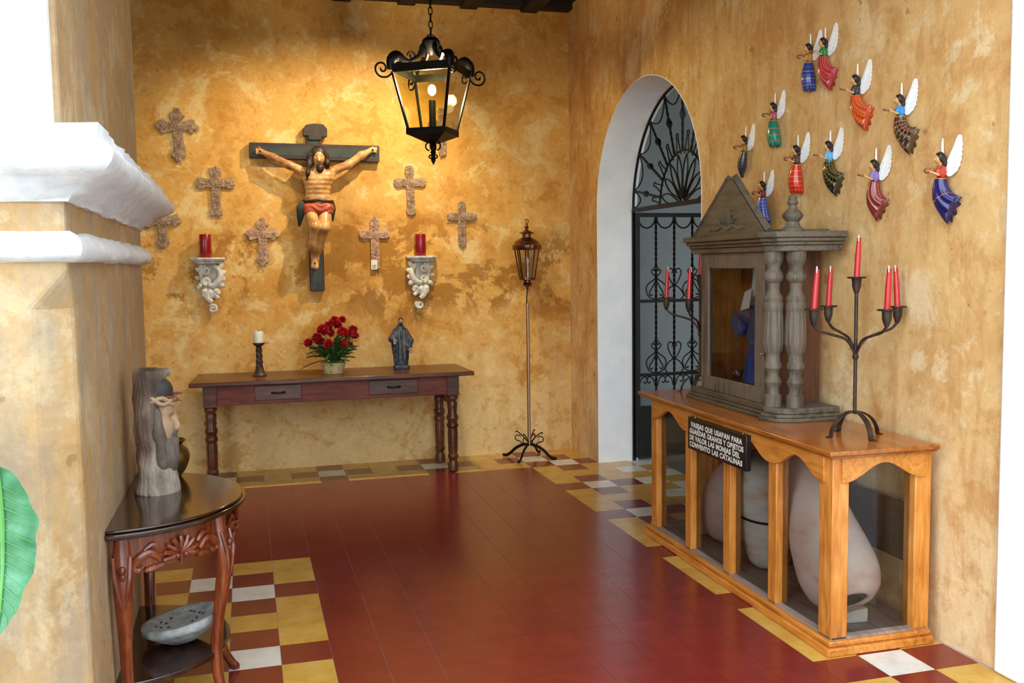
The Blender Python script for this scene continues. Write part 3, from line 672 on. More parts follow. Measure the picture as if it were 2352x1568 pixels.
# saint statue
p = on_console(930, 848); sx = at_y(922, 800, 3.9)[0]; st = thing('saint_statue', 'dark carved statue of a robed saint standing on console table', 'statue', (sx, 3.93, TZ))
def robe(P):
    x, y, z = P[..., 0], P[..., 1], P[..., 2]; zz = np.clip(z/.33, 0, 1)
    w = np.interp(zz, [0, .1, .3, .55, .75, .92, 1.0], [.050, .052, .058, .070, .060, .036, .022]); dp = np.interp(zz, [0, .3, .6, .9, 1], [.045, .045, .05, .042, .025])
    a = np.arctan2(y, x); r = np.sqrt((x/w)**2+(y/dp)**2); d = (r-1)*np.minimum(w, dp)*.8+.0028*np.sin(a*17+z*8)
    d = smax(d, np.maximum(-z+.012, z-.335), .02)
    d = smin(d, chain(P, [(-.036, 0, .295), (-.070, -.02, .235), (-.055, -.05, .222)], [.022, .024, .018], .02), .02)
    d = smin(d, chain(P, [(.036, 0, .295), (.070, -.02, .22), (.060, -.045, .16)], [.022, .024, .018], .02), .02)
    return smin(d, cap(P, (0, 0, .32), (0, 0, .345), .022, .018), .02)
sculpt(robe, (-.12, -.09, 0), (.12, .07, .37), .0065).obj('robe', 'saint_robe', st, smooth=180)
def head(P):
    d = ell(P, (.002, -.008, .368), (.019, .022, .027)); d = smin(d, cap(P, (0, 0, .335), (0, -.003, .352), .011), .01); d = smin(d, cap(P, (.002, -.029, .369), (.002, -.031, .364), .0035, .005), .005)
    return d
def hand_of(q, s):
    def fn(P):
        d = ell(P, q, (.012, .009, .015))
        for k in range(4): d = smin(d, cap(P, (q[0]-.008+k*.0052, q[1]-.003, q[2]-.008), (q[0]-.009+k*.006, q[1]-.008, q[2]-.026+abs(k-1.5)*.002), .0034, .0026), .003)
        return smin(d, cap(P, (q[0]-s*.01, q[1]-.004, q[2]+.004), (q[0]-s*.017, q[1]-.01, q[2]-.01), .0034), .003)
    return fn
sculpt(head, (-.05, -.05, .32), (.05, .03, .405), .0035).obj('head', 'saint_skin', st, smooth=180)
for q, s in (((-.056, -.062, .222), -1), ((.066, -.055, .155), 1)):
    sculpt(hand_of(q, s), (q[0]-.03, q[1]-.03, q[2]-.04), (q[0]+.03, q[1]+.03, q[2]+.03), .003).obj('hand', 'saint_skin', st, smooth=180)
sculpt(lambda P: smin(smax(ell(P, (.002, -.003, .376), (.0215, .0235, .025)), P[..., 1]*1.0+.014+(.372-P[..., 2])*.25, .004), ell(P, (.002, -.024, .348), (.012, .009, .012)), .004), (-.03, -.05, .33), (.04, .03, .41), .003).obj('hair_and_beard', 'carved_hair', st, smooth=180)
m = M(); m.prism([(-.045, -.055), (.05, -.06), (.062, -.03), (.06, .03), (.04, .05), (-.045, .05), (-.06, .02), (-.06, -.03)], 0, .028, 'xy'); m.obj('plinth', 'saint_robe', st, bevel=.006)
m = M(); m.tube(smoothpath([(-.02, -.055, .30), (-.015, -.058, .2), (-.018, -.055, .08)], 4), .003, 6); m.tube(smoothpath([(.02, -.055, .30), (.016, -.058, .2), (.02, -.055, .08)], 4), .003, 6); m.obj('trim_lines', 'saint_skin', st)

# ---- pole lantern in the corner
lc = at_z(1211, 1048, 0); fl = thing('floor_lantern', 'copper lantern on tall metal pole with scrolled iron feet', 'lamp', (lc[0], 3.95, 0))
Lz = lambda py: at_y(1211, py, 3.95)[2]
pz0, pz1 = .10, Lz(696)
M().tube([(0, 0, pz0), (0, 0, pz1)], .0135, 14).obj('pole', 'brass_pole', fl)
M().tube([(-.006, 0, pz1-.01), (-.006, 0, pz1+.05), (.002, 0, Lz(658))], .005, 8).obj('hook_rod', 'iron', fl)
for k in range(4):
    a = PI/4+k*PI/2+.1; c_, s_ = math.cos(a), math.sin(a)
    def R3(r, z): return (r*c_, r*s_, z)
    m = M(); m.tube(smoothpath([R3(0, .115), R3(.06, .105), R3(.12, .075), R3(.17, .03), R3(.205, .012), R3(.235, .014)], 4), lerp_list([.011, .012, .012, .012, .012, .012], 21), 8, False, .6)
    foot = m.obj('foot', 'iron', fl)
    m = M(); m.tube([R3(.012+.0, .11)]+[R3(.055-.045*math.cos(t)*1.0+.02*t/4, .17+.045*math.sin(t*1.0-1.3)) for t in np.linspace(0, 3.6, 14)], .0045, 6)
    m.tube([R3(.05, .108), R3(.085, .135)]+[R3(.098+.026*math.sin(t), .16-.026*math.cos(t)*.9) for t in np.linspace(.3, 4.2, 12)], .0045, 6); m.obj('scroll', 'iron', foot)
lz0, lz1 = Lz(640), Lz(572); rb, rt = .058, .098
def hexp(r, z, off=PI/8, n=8): return [(r*math.cos(off+i*2*PI/n), r*math.sin(off+i*2*PI/n), z) for i in range(n)]
m = M(); A, B_ = hexp(rb, lz0), hexp(rt, lz1)
for i in range(8): m.tube([A[i], B_[i]], .0055, 6)
m.tube(A, .006, 6, True); m.tube(B_, .007, 6, True); m.obj('lantern_frame', 'copper', fl)
for i in range(8): M().add([A[i], A[(i+1) % 8], B_[(i+1) % 8], B_[i]], [(0, 1, 2, 3)]).obj('glass_pane', 'glass', fl, smooth=0)
M().lathe([(.112, lz1-.006), (.116, lz1+.004), (.116, lz1+.03), (.106, lz1+.036), (.098, lz1+.055), (.07, lz1+.078), (.04, lz1+.09), (.034, lz1+.094)], n=32).obj('lantern_roof', 'copper', fl)
z = lz1+.09; M().lathe([(.034, z), (.036, z+.03), (.062, z+.034), (.056, z+.042), (.022, z+.056), (.012, z+.066), (.012, z+.075), (.018, z+.085), (.012, z+.095), (.004, z+.12)], n=24).obj('chimney', 'copper', fl)
M().lathe([(.004, lz0-.09), (.012, lz0-.075), (.010, lz0-.066), (.034, lz0-.055), (.038, lz0-.04), (.028, lz0-.03), (.028, lz0-.015), (.062, lz0-.008), (.062, lz0), (.05, lz0+.004)], n=24).obj('lantern_cup', 'copper', fl)
m = M(); m.lathe([(.013, lz0), (.013, lz0+.11), (.009, lz0+.115)], n=12); m.obj('lamp_holder', 'bracket_white', fl)
m = M(); m.lathe([(.008, lz0+.112), (.016, lz0+.135), (.014, lz0+.155), (.003, lz0+.18)], n=12); m.obj('bulb', 'wax_white', fl)
m = M(); m.tube(spiral((0, z+.135), .018, .008, -PI/2, .9, 14, y=0), .003, 6); m.obj('top_ring', 'iron', fl)

# ================================================================== hanging lantern
emit('bulb_glow', (255, 240, 190), 14.0)
LY = 2.6; hl = thing('hanging_lantern', 'black wrought iron lantern with lit bulb hanging from a chain', 'lantern', (at_y(992, 200, LY)[0], LY, 0))
zL = lambda py: at_y(992, py, LY)[2]
RZ = math.radians(-32); zt_, zb_ = zL(172), zL(302); st_, sb_ = .186, .116
def sq(s, z, f=1.0): return [(Matrix.Rotation(RZ, 3, 'Z') @ Vector((x*s*f, y*s*f, z)))[:] for x, y in ((-1, -1), (1, -1), (1, 1), (-1, 1))]
TOPc, BOTc = sq(st_, zt_), sq(sb_, zb_)
for i in range(4):
    j = (i+1) % 4; M().tube([BOTc[i], TOPc[i]], .0095, 4).obj('corner_post', 'iron', hl, smooth=0)
    a, b, c, d = [Vector(q) for q in (BOTc[i], BOTc[j], TOPc[j], TOPc[i])]; k = .06
    M().add([(a.lerp(b, k))[:], (b.lerp(a, k))[:], (c.lerp(d, k))[:], (d.lerp(c, k))[:]], [(0, 1, 2, 3)]).obj('glass_pane', 'amber_glass', hl, smooth=0)
def band(s0, s1, z0, z1, name):
    m = M(); A, B_, C_, D_ = sq(s0, z0), sq(s1, z1), sq(s1-.02, z1), sq(s0-.02, z0)
    for i in range(4):
        j = (i+1) % 4; m.add([A[i], A[j], B_[j], B_[i], D_[i], D_[j], C_[j], C_[i]], [(0, 1, 2, 3), (5, 4, 7, 6), (3, 2, 6, 7), (1, 0, 4, 5)])
    return m.obj(name, 'iron', hl, smooth=0)
band(st_-.002, st_+.014, zt_-.004, zt_+.044, 'top_rim'); band(sb_+.012, sb_+.012, zb_-.026, zb_+.012, 'bottom_rim')
m = M(); v = sq(sb_+.01, zb_-.024)+sq(.025, zb_-.075); m.add(v, [(0, 1, 5, 4), (1, 2, 6, 5), (2, 3, 7, 6), (3, 0, 4, 7), (4, 5, 6, 7), (3, 2, 1, 0)]); m.obj('bottom_pan', 'iron', hl, smooth=0)
ztip, zring = zL(378), zL(91)
M().lathe([(.002, ztip), (.012, ztip+.02), (.016, ztip+.03), (.006, ztip+.045), (.008, ztip+.06), (.020, ztip+.075), (.010, ztip+.09), (.014, ztip+.105), (.024, ztip+.12), (.012, ztip+.135)], n=12).obj('finial', 'iron', hl)
m = M()
for k in range(4):
    a = RZ+k*PI/2; c_, s_ = math.cos(a), math.sin(a)
    def R3(r, z): return (r*c_, r*s_, z)
    m.tube([R3(.006+.022*abs(math.sin(t)), ztip+.05+.012*math.cos(t)) for t in np.linspace(.2, 2.9, 8)], .005, 6)
    m.tube([R3(.02+.03*math.sin(t), ztip+.115-.03*math.cos(t)*.9) for t in np.linspace(0.2, 3.4, 10)], .005, 6)
m.obj('finial_scrolls', 'iron', hl)
for k in range(4):
    a = RZ+PI/4+k*PI/2; c_, s_ = math.cos(a), math.sin(a)
    def R3(r, z): return (r*c_, r*s_, z)
    rc = st_*1.414
    # side scroll at each top corner
    m = M(); m.tube([R3(rc, zt_-.01), R3(rc+.03, zt_-.035)]+[R3(rc+.066+.054*(1-.105*t)*math.cos(t-2.0), zt_+.012+.054*(1-.105*t)*math.sin(t-2.0)) for t in np.linspace(0.2, 8.4, 30)], .0062, 6, False); m.obj('corner_scroll', 'iron', hl)
    # leaf crest on each corner of the roof and the strap up to the crown
    m = M(); path = smoothpath([R3(rc+.008, zt_+.01), R3(rc+.004, zt_+.07), R3(rc-.035, zt_+.098), R3(rc-.085, zt_+.075), R3(rc-.13, zt_+.066)], 4)
    m.tube(path, lerp_list([.022, .03, .034, .022, .006], len(path)), 8, False, .5); m.obj('roof_leaf', 'iron', hl)
    m = M(); m.tube(smoothpath([R3(rc-.02, zt_+.05), R3(rc*.6, zt_+.07), R3(rc*.32, zt_+.11), R3(.05, zt_+.165), R3(.03, zt_+.2)], 4), lerp_list([.008, .009, .016, .03, .01], 17), 6, False, .5)
    m.tube(spiral((0, 0), .03, .008, 0, 1.2, 14, y=0), .0055, 6); n_ = 15*6
    m.xf(Matrix.Translation(R3(rc*.5, zt_+.105)) @ Matrix.Rotation(a, 4, 'Z'), len(m.v)-n_); m.obj('roof_strap', 'iron', hl)
M().lathe([(.012, zt_+.12), (.03, zt_+.14), (.055, zt_+.18), (.06, zt_+.2), (.045, zt_+.222), (.02, zt_+.232), (.008, zt_+.236)], n=10).obj('crown', 'iron', hl)
m = M(); m.tube([(.030*math.cos(t), 0, zring+.030*math.sin(t)) for t in np.linspace(0, 2*PI, 20, endpoint=False)], .004, 6, True); m.obj('hanging_ring', 'copper', hl)
z = zring+.022; i = 0
while z < CEIL+.07:
    m = M(); w, h_ = .012, .026
    m.tube([((w*math.cos(t)) if i % 2 else 0, 0 if i % 2 else w*math.cos(t), z+h_+h_*math.sin(t)) for t in np.linspace(0, 2*PI, 12, endpoint=False)], .0036, 5, True); m.obj('chain_link', 'iron', hl); z += .042; i += 1
M().lathe([(.022, zb_-.02), (.022, zL(232)), (.018, zL(230))], n=14).obj('candle_tube', 'iron', hl)
zb2 = zL(207); bl = M().ball((0, 0, zb2), (.026, .026, .034), 14, 10).obj('bulb', 'bulb_glow', hl)
ld = bpy.data.lights.new('lantern_light', 'POINT'); ld.energy = 14; ld.color = (1.0, .82, .48); ld.shadow_soft_size = .04; lo_ = bpy.data.objects.new('lantern_light', ld); COL.objects.link(lo_); lo_.location = (hl.location.x, LY, zb2+.06)

# ================================================================== half-round table against the left pier
wood('mahogany', [(70, 24, 10), (112, 46, 20), (150, 74, 34)], 0.28, 4, 'z', coat=0.4)
wood('mahogany_dark', [(26, 12, 9), (44, 20, 13), (60, 30, 19)], 0.16, 3, 'x', coat=0.6)
mottled('stone_grey', [(120, 122, 124), (158, 160, 160), (186, 184, 178)], 0.85, 22, bump=0.6, bscale=50)
mottled('log_wood', [(62, 48, 42), (112, 92, 78), (166, 152, 136), (96, 74, 62)], 0.75, 9, bump=0.7, bscale=30, stretch=(1, 1, .35))
mottled('carved_face', [(150, 116, 88), (178, 146, 114), (190, 160, 128)], 0.6, 14, bump=0.2)
mottled('beard_wood', [(58, 46, 40), (96, 82, 72), (128, 114, 102)], 0.75, 12, bump=0.6, bscale=40)
mottled('dark_paint', [(38, 34, 32), (62, 57, 54)], 0.6, 14, bump=0.2)
mottled('thorn', [(96, 46, 34), (134, 76, 58)], 0.6, 10)
mottled('old_brass', [(64, 48, 20), (104, 80, 34), (140, 112, 54)], 0.32, 8, metal=0.75)
TL = .75; yc, hl_, dp_ = .225, .455, .425        # centre along the pier, half length, depth
dt = thing('half_round_table', 'half-round mahogany side table with carved shell apron against the pier', 'table', FR_L.world(yc, 0, 0), FR_L.a)
def arcpts(a, b, n=40, y0=0.0): return [(-a*math.cos(t), y0-b*math.sin(t)) for t in np.linspace(0, PI, n)]
m = M(); 
for a, b, z0, z1 in ((hl_-.012, dp_-.012, TL-.010, TL), (hl_, dp_, TL-.024, TL-.010), (hl_-.018, dp_-.018, TL-.034, TL-.024)): m.prism(arcpts(a, b), z0, z1, 'xy')
m.obj('tabletop', 'mahogany_dark', dt, bevel=.004)
aa, ab = hl_-.05, dp_-.05
m = M(); m.grid(lambda u, v: (-aa*math.cos(PI*u), -ab*math.sin(PI*u), (TL-.034)-v*(.075+.035*abs(math.sin(3*PI*u))**.7)), 60, 3)
m.grid(lambda u, v: (-(aa-.02)*math.cos(PI*u), -(ab-.02)*math.sin(PI*u), (TL-.034)-v*(.075+.035*abs(math.sin(3*PI*u))**.7)), 60, 3); m.obj('apron', 'mahogany', dt, smooth=60)
def onap(u, z, out=0.0): return (-(aa+out)*math.cos(PI*u), -(ab+out)*math.sin(PI*u), TL-.034+z)
for uc in (.19, .5, .81):
    m = M()
    for k in range(9):                                 # shell
        t = math.radians(-10+k*25); du, dz = .052*math.cos(t), .05*math.sin(t)
        m.tube([onap(uc, -.082, .004), onap(uc+du*.6, -.082+dz*.7, .014), onap(uc+du, -.082+dz*1.15, .010)], [.004, .009, .007], 6)
    m.ball(onap(uc-.012, -.088, .012), .010, 8, 6); m.ball(onap(uc+.012, -.088, .012), .010, 8, 6); m.tube([onap(uc, -.08, .012), onap(uc, -.118, .008)], [.008, .004], 6); m.obj('carved_shell', 'mahogany', dt)
    for s in (-1, 1):
        m = M(); m.tube([onap(uc+s*q, z, .006) for q, z in smoothpath([(.06, -.085), (.085, -.06), (.115, -.075), (.13, -.10), (.115, -.112), (.103, -.098)], 4)], lerp_list([.009, .014, .014, .011, .009, .006], 21), 8)
        m.tube([onap(uc+s*q, z, .006) for q, z in smoothpath([(.055, -.06), (.075, -.035), (.10, -.05)], 4)], lerp_list([.007, .010, .004], 9), 6)
        m.tube([onap(uc+s*q, z, .004) for q, z in smoothpath([(.05, -.105), (.085, -.112), (.10, -.118)], 4)], lerp_list([.008, .012, .005], 9), 6); m.obj('carved_scroll', 'mahogany', dt)
for u in (.035, .345, .655, .965):
    t = PI*u; d = Vector((-math.cos(t), -math.sin(t), 0)); b0 = Vector((-(aa-.006)*math.cos(t), -(ab-.006)*math.sin(t), 0)); tx = Vector((d.y, -d.x, 0))
    prof = [(0, TL-.036, .030, .030), (.004, .66, .034, .032), (.018, .60, .038, .034), (.022, .54, .036, .031), (.008, .44, .030, .026), (-.014, .32, .025, .023), (-.022, .2, .024, .022), (-.012, .10, .022, .021), (.012, .045, .024, .022), (.030, .018, .030, .024), (.034, 0, .026, .022)]
    pp = smoothpath(prof, 3); m = M(); v = []; n = 12
    for o_, z, w, dd in pp:
        for k in range(n):
            a = 2*PI*k/n; e = abs(math.cos(a))**.7*(1 if math.cos(a) > 0 else -1), abs(math.sin(a))**.7*(1 if math.sin(a) > 0 else -1)
            q = b0+d*(o_+dd*e[1]*.8)+tx*(w*e[0]*.8); v.append((q.x, min(q.y, -.004), z))
    f = [(i*n+k, i*n+(k+1) % n, (i+1)*n+(k+1) % n, (i+1)*n+k) for i in range(len(pp)-1) for k in range(n)]+[tuple(range(n)), tuple((len(pp)-1)*n+k for k in range(n))]
    m.add(v, f); leg = m.obj('leg', 'mahogany', dt, smooth=60)
    m = M()
    for k in range(7): q = b0+d*(.044-.003*k); m.ball((q.x, q.y, .62-.022*k), (.012-.0008*k, .012-.0008*k, .015), 8, 5)
    for s in (-1, 1): m.tube([(b0+d*(.030)+tx*s*.026)[:2]+(.66,), (b0+d*.045+tx*s*.022)[:2]+(.60,), (b0+d*.044+tx*s*.012)[:2]+(.54,), (b0+d*.03)[:2]+(.47,)], [.006, .009, .008, .003], 6)
    m.obj('acanthus_carving', 'mahogany', leg)
SHZ = .228
m = M(); m.prism(arcpts(hl_-.075, dp_-.075), SHZ-.022, SHZ, 'xy'); m.obj('lower_shelf', 'mahogany_dark', dt, bevel=.004)

# carved head of bark-brown wood
p = at_z(352, 1134, TL); ch = thing('carved_head', 'weathered log carved as a bearded head with a thorn crown', 'sculpture', (-1.025, .31, TL), 0)
pl = at_y(305, 850, .31); H = at_y(345, 848, .31)[2]-TL; cx_ = 0.0
S_ = H/.445
fx = lambda q: q                                     # face looks to +x
def logf(P):
    x, y, z = P[..., 0], P[..., 1], P[..., 2]; a = np.arctan2(y, x)
    r = .060+.004*np.sin(3*a+1)+.003*np.sin(z*60+a*2)+.012*np.clip((.10-z)/.10, 0, 1)
    d = smax(np.sqrt((x+.004)**2+y**2)-r, np.maximum(-z, z-.445), .006)
    d = smin(d, cap(P, (.01, 0, .0), (.035, 0, .10), .066, .03), .03)
    d = smax(d, -sbox(P, (.080, 0, .265), (.068, .12, .152), .02), .015)
    d = smin(d, cap(P, (-.012, 0, .40), (-.012, 0, .20), .050, .05), .02)
    return d+.0022*np.sin(a*26+np.sin(z*30)*2)
sculpt(logf, (-.085, -.09, 0), (.12, .09, .46), .0062).obj('trunk', 'log_wood', ch, smooth=180)
def face(P):
    d = ell(P, (.030, 0, .265), (.050, .046, .075)); d = smin(d, ell(P, (.052, 0, .315), (.03, .038, .035)), .02)
    d = smin(d, cap(P, (.074, 0, .300), (.086, 0, .258), .007, .011), .010)
    for s in (-1, 1):
        d = smin(d, cap(P, (.066, s*.006, .303), (.052, s*.034, .300), .009, .007), .01); d = smin(d, ell(P, (.056, s*.026, .262), (.020, .016, .022)), .012)
        d = smax(d, -ell(P, (.070, s*.020, .287), (.014, .012, .007)), .006); d = smin(d, ell(P, (.060, s*.019, .285), (.010, .011, .008)), .003)
    return d
sculpt(face, (-.03, -.06, .18), (.11, .06, .36), .005).obj('face', 'carved_face', ch, smooth=180)
def beard(P):
    d = ell(P, (.050, 0, .195), (.038, .040, .062)); d = smin(d, cap(P, (.078, -.02, .243), (.078, .02, .243), .008), .01); d = smin(d, ell(P, (.074, 0, .222), (.016, .018, .010)), .008)
    d = smin(d, ell(P, (.040, 0, .14), (.034, .036, .05)), .03)
    for s in (-1, 1): d = smin(d, chain(P, [(.025, s*.044, .30), (.030, s*.046, .24), (.034, s*.042, .16)], [.016, .018, .016], .02), .012)
    return d+.0016*np.sin(P[..., 1]*330+P[..., 2]*45)*1.0
sculpt(beard, (-.01, -.075, .07), (.11, .075, .33), .005).obj('hair_and_beard', 'beard_wood', ch, smooth=180)
sculpt(lambda P: smax(ell(P, (.028, 0, .365), (.056, .05, .055)), .335-P[..., 2]-(P[..., 0]-.03)*.25, .006), (-.04, -.06, .32), (.1, .06, .43), .005).obj('skull_cap', 'dark_paint', ch, smooth=180)
m = M()
for s in (0, 1): m.tube([(.026+.060*math.cos(t), .054*math.sin(t), .338+.012*math.sin(4*t+s*PI)-.012*math.cos(t)) for t in np.linspace(0, 2*PI, 28, endpoint=False)], .0085, 7, True)
m.obj('crown_band', 'carved_face', ch)
for (y, z, ln, dz) in ((-.035, .346, .032, .002), (-.012, .336, .034, -.006), (.012, .352, .038, .002), (.03, .338, .03, -.008)): M().tube([(.070-abs(y)*.4, y, z), (.080-abs(y)*.4+ln*.7, y*1.1, z+dz*.7), (.082-abs(y)*.4+ln, y*1.15, z+dz)], [.0055, .005, .0012], 7).obj('thorn', 'thorn', ch)
for o in ch.children:
    if not o.name.startswith('trunk'): o.location.x = -.016
    o.scale = (S_*1.02, S_*1.02, S_)
    if o.name.startswith(('face', 'hair_and')): o.scale = (S_*1.1, S_*1.05, S_*1.33); o.location.z = -.109*S_

# brass pot behind it
p = at_y(398, 1095, .58); pt = thing('brass_pot', 'round-bellied brass pot with flared rim behind the carved head', 'pot', (p[0], .555, TL))
M().lathe([(.028, 0), (.034, .003), (.052, .03), (.066, .065), (.068, .085), (.060, .108), (.044, .122), (.040, .130), (.050, .142), (.052, .146), (.046, .146), (.037, .132), (.040, .120), (.055, .10), (.05, .06), (.02, .02)], n=32).obj('vessel', 'old_brass', pt)
M().tube([(.0505*math.cos(t), .0505*math.sin(t), .1445) for t in np.linspace(0, 2*PI, 32, endpoint=False)], .0035, 6, True).obj('rim', 'old_brass', pt)

# stone bowl on the lower shelf
sb = thing('stone_bowl', 'shallow grey stone mortar bowl tilted on the lower shelf', 'bowl', (-.935, .17, SHZ))
m = M(); R_ = .142
prof = [(.03, .0), (.06, .004), (.10, .028), (.132, .052), (R_, .060), (R_+.001, .080), (R_-.004, .085), (.124, .083), (.10, .076), (.05, .070), (.005, .068)]
m.lathe(prof, n=40, flute=lambda a, z: 1+.012*math.sin(5*a)+.006*math.sin(13*a)); tilt = Matrix.Translation((0, 0, .0085)) @ Matrix.Rotation(math.radians(-10), 4, 'Y') @ Matrix.Rotation(math.radians(-3), 4, 'X')
m.xf(tilt); dz_ = -min(q[2] for q in m.v); m.xf(Matrix.Translation((0, 0, dz_))); tilt = Matrix.Translation((0, 0, dz_)) @ tilt; m.obj('bowl', 'stone_grey', sb, smooth=60)
m = M()
for x, y in ((-.05, -.03), (-.03, -.045), (-.055, .02), (-.03, .035), (.03, .04), (.045, .02), (.04, -.02), (-.04, -.0), (.03, -.045), (.055, -.0), (-.065, -.01), (.02, .055)):
    q = tilt @ Vector((x*1.35, y*1.35, .0745)); m.ball(q[:], (.0055, .0055, .004), 7, 4)
m.obj('pitted_marks', 'dark_paint', sb)

# broad-leaved plant in front of the pier
t = NT('leaf_mint'); v = t.coord('Object'); n = t.noise(v, 12, 4); t.set(Base_Color=t.ramp(n, [(.35, L(60, 126, 84)), (.55, L(92, 160, 120)), (.7, L(126, 184, 152))]), Roughness=0.35, Subsurface_Weight=0.0)
tl_ = t.new('ShaderNodeBsdfTranslucent'); tl_.inputs[0].default_value = L(90, 160, 84); mx = t.new('ShaderNodeMixShader'); mx.inputs[0].default_value = .35
out = [q for q in t.n if q.type == 'OUTPUT_MATERIAL'][0]; t.link(t.p.outputs[0], mx.inputs[1]); t.link(tl_.outputs[0], mx.inputs[2]); t.link(mx.outputs[0], out.inputs[0])
mottled('leaf_rib', [(84, 150, 70), (110, 170, 90)], 0.5, 10); mottled('clay_pot', [(150, 84, 56), (176, 106, 74)], 0.8, 10)
lp = at_y(20, 1270, -1.02)
bp = thing('broadleaf_plant', 'large glossy green leaves of a potted plant in front of pier', 'plant', (lp[0]-.34, -1.02, -.012))
M().lathe([(.12, 0), (.13, .01), (.165, .25), (.18, .26), (.18, .29), (.16, .29), (.15, .26), (.01, .25)], n=28).obj('pot', 'clay_pot', bp)
def big_leaf(tip, base, side, wid, name='leaf'):
    b, t_, s_ = Vector(base), Vector(tip), Vector(side).normalized(); ax = t_-b; nrm = ax.cross(s_).normalized(); nrm = -nrm if nrm.y < 0 else nrm; m = M()
    def fn(u, v):
        w = wid*(math.sin(PI*min(max(v, .0), 1)**.8)**.75)*(1+.05*math.sin(v*23)); q = b+ax*v+s_*(u-.5)*2*w+nrm*(-.25*w*(1-(2*u-1)**2)*-1+.006*math.sin(v*40)*abs(2*u-1)+.05*ax.length*math.sin(PI*v)); return q[:]
    m.grid(fn, 12, 26); lf = m.obj(name, 'leaf_mint', bp, smooth=180)
    m = M(); m.tube([(Vector(fn(.5, v))-nrm*.004)[:] for v in np.linspace(.0, .97, 20)], lerp_list([.007, .005, .002], 20), 6)
    for v in np.linspace(.12, .85, 12):
        for sg in (-1, 1): m.tube([(Vector(fn(.5+sg*.5*q, min(v+.10*q, 1)))-nrm*.003)[:] for q in np.linspace(0, .92, 6)], lerp_list([.0011, .0005], 6), 4)
    m.obj('veins', 'leaf_rib', lf); return lf
ox = bp.location.x
def loc3(px, py, y): q = at_y(px, py, y); return (q[0]-ox, q[1]+1.02, q[2]+.012)
big_leaf(loc3(-6, 1462, -1.06), loc3(-10, 1068, -.98), (1, -.15, .04), .082)
for k, (a, r, z, w) in enumerate(((2.2, .42, .95, .10), (3.3, .5, .7, .11), (4.3, .4, .85, .10), (1.2, .35, 1.25, .09))):
    c_, s_ = math.cos(a), math.sin(a); big_leaf((r*c_, r*s_*.6, z-.22), (r*.4*c_, r*.4*s_*.6, z+.1), (-s_, c_, 0), w)
    m = M(); m.tube(smoothpath([(0, 0, .26), (r*.15*c_, r*.15*s_, z*.6), (r*.4*c_, r*.4*s_*.6, z+.1)], 5), .009, 6); m.obj('stalk', 'leaf_rib', bp)
q = loc3(-10, 1068, -.98); m = M(); m.tube(smoothpath([(0, 0, .26), (q[0]*.3, 0, .8), (q[0]*.8, .02, q[2]+.03), q], 5), .008, 6); m.obj('stalk', 'leaf_rib', bp)

# ================================================================== small ceiling spotlights over the crucifix
for i, (x, y, tx, pw, lab) in enumerate(((.62, 3.1, -.12, 62, 'small black ceiling spotlight between hanging lantern and right wall'), (-.90, 3.1, -.2, 15, 'small black ceiling spotlight towards the pier side'))):
    sp = thing('ceiling_spotlight', lab, 'spotlight', (x, y, CEIL-.04), 0, 'ceiling spotlights'); tgt = Vector((tx, 4.2, 1.35)); src = Vector((x, y, CEIL-.16)); dv = (tgt-src).normalized()
    M().lathe([(.03, -.035), (.04, -.025), (.04, .002)], n=16).obj('mount', 'iron', sp)
    M().tube([(0, 0, .0), (0, 0, -.12)], .008, 8).obj('arm', 'iron', sp)
    m = M().lathe([(.03, -.08), (.045, -.07), (.05, .02), (.046, .02), (.04, -.06)], n=20); m.xf(Matrix.Translation((0, 0, -.12)) @ (-dv).to_track_quat('Z', 'Y').to_matrix().to_4x4() @ Matrix.Rotation(PI, 4, 'X')); m.obj('shade', 'iron', sp)
    ld = bpy.data.lights.new('spot_lamp', 'SPOT'); ld.energy = pw; ld.color = (1.0, .84, .58); ld.spot_size = math.radians(112); ld.spot_blend = 1.0; ld.shadow_soft_size = .025
    lo_ = bpy.data.objects.new('spot_lamp', ld); COL.objects.link(lo_); lo_.location = src+dv*.06; lo_.rotation_euler = dv.to_track_quat('-Z', 'Y').to_euler()

# ================================================================== glazed cabinet with old jars
wood('pine', [(168, 94, 30), (204, 130, 52), (222, 156, 80)], 0.38, 3, 'z', coat=0.15)
wood('pine_x', [(164, 90, 28), (200, 126, 48), (218, 150, 74)], 0.38, 3, 'x', coat=0.15)
wood('pine_top', [(124, 62, 18), (162, 92, 32), (186, 116, 50)], 0.25, 3, 'x', coat=0.35)
wood('cab_floor', [(120, 100, 90), (150, 130, 118), (172, 154, 142)], 0.5, 2, 'x')
wood('reflection_brown', [(58, 38, 32), (78, 54, 46), (94, 70, 60)], 0.5, 3, 'y')  # brown of the floor reflection imitated inside the cabinet
mottled('clay_jar', [(208, 154, 134), (230, 190, 172), (234, 206, 190), (220, 182, 166)], 0.75, 5, bump=0.25, bscale=18, stretch=(1, 1, 1.6))
mottled('clay_jar_chalk', [(194, 150, 122), (220, 198, 176), (222, 222, 212), (208, 168, 138)], 0.75, 5, bump=0.35, bscale=22, stretch=(1, 1, 2.2))
mottled('jar_inside', [(52, 48, 44), (80, 74, 66)], 0.9, 8)
mottled('block_stone', [(168, 150, 138), (198, 184, 174)], 0.85, 14, bump=0.3)
gc = in_frame(FR_C, 'glazed_cabinet', 'low honey-coloured wooden display cabinet with glass sides and scalloped apron', 'cabinet', 0, 0)
CL, CDp, CT = 1.79, .455, .825
m = M(); m.box(-.035, CL+.03, -.03, CDp+.004, 0.0, .034); m.box(-.02, CL+.015, -.016, CDp+.002, .034, .056); m.obj('plinth', 'pine_x', gc, bevel=.006)
M().box(.0, CL, .0, CDp, .05, .066).obj('bottom_board', 'cab_floor', gc)
PW = .075
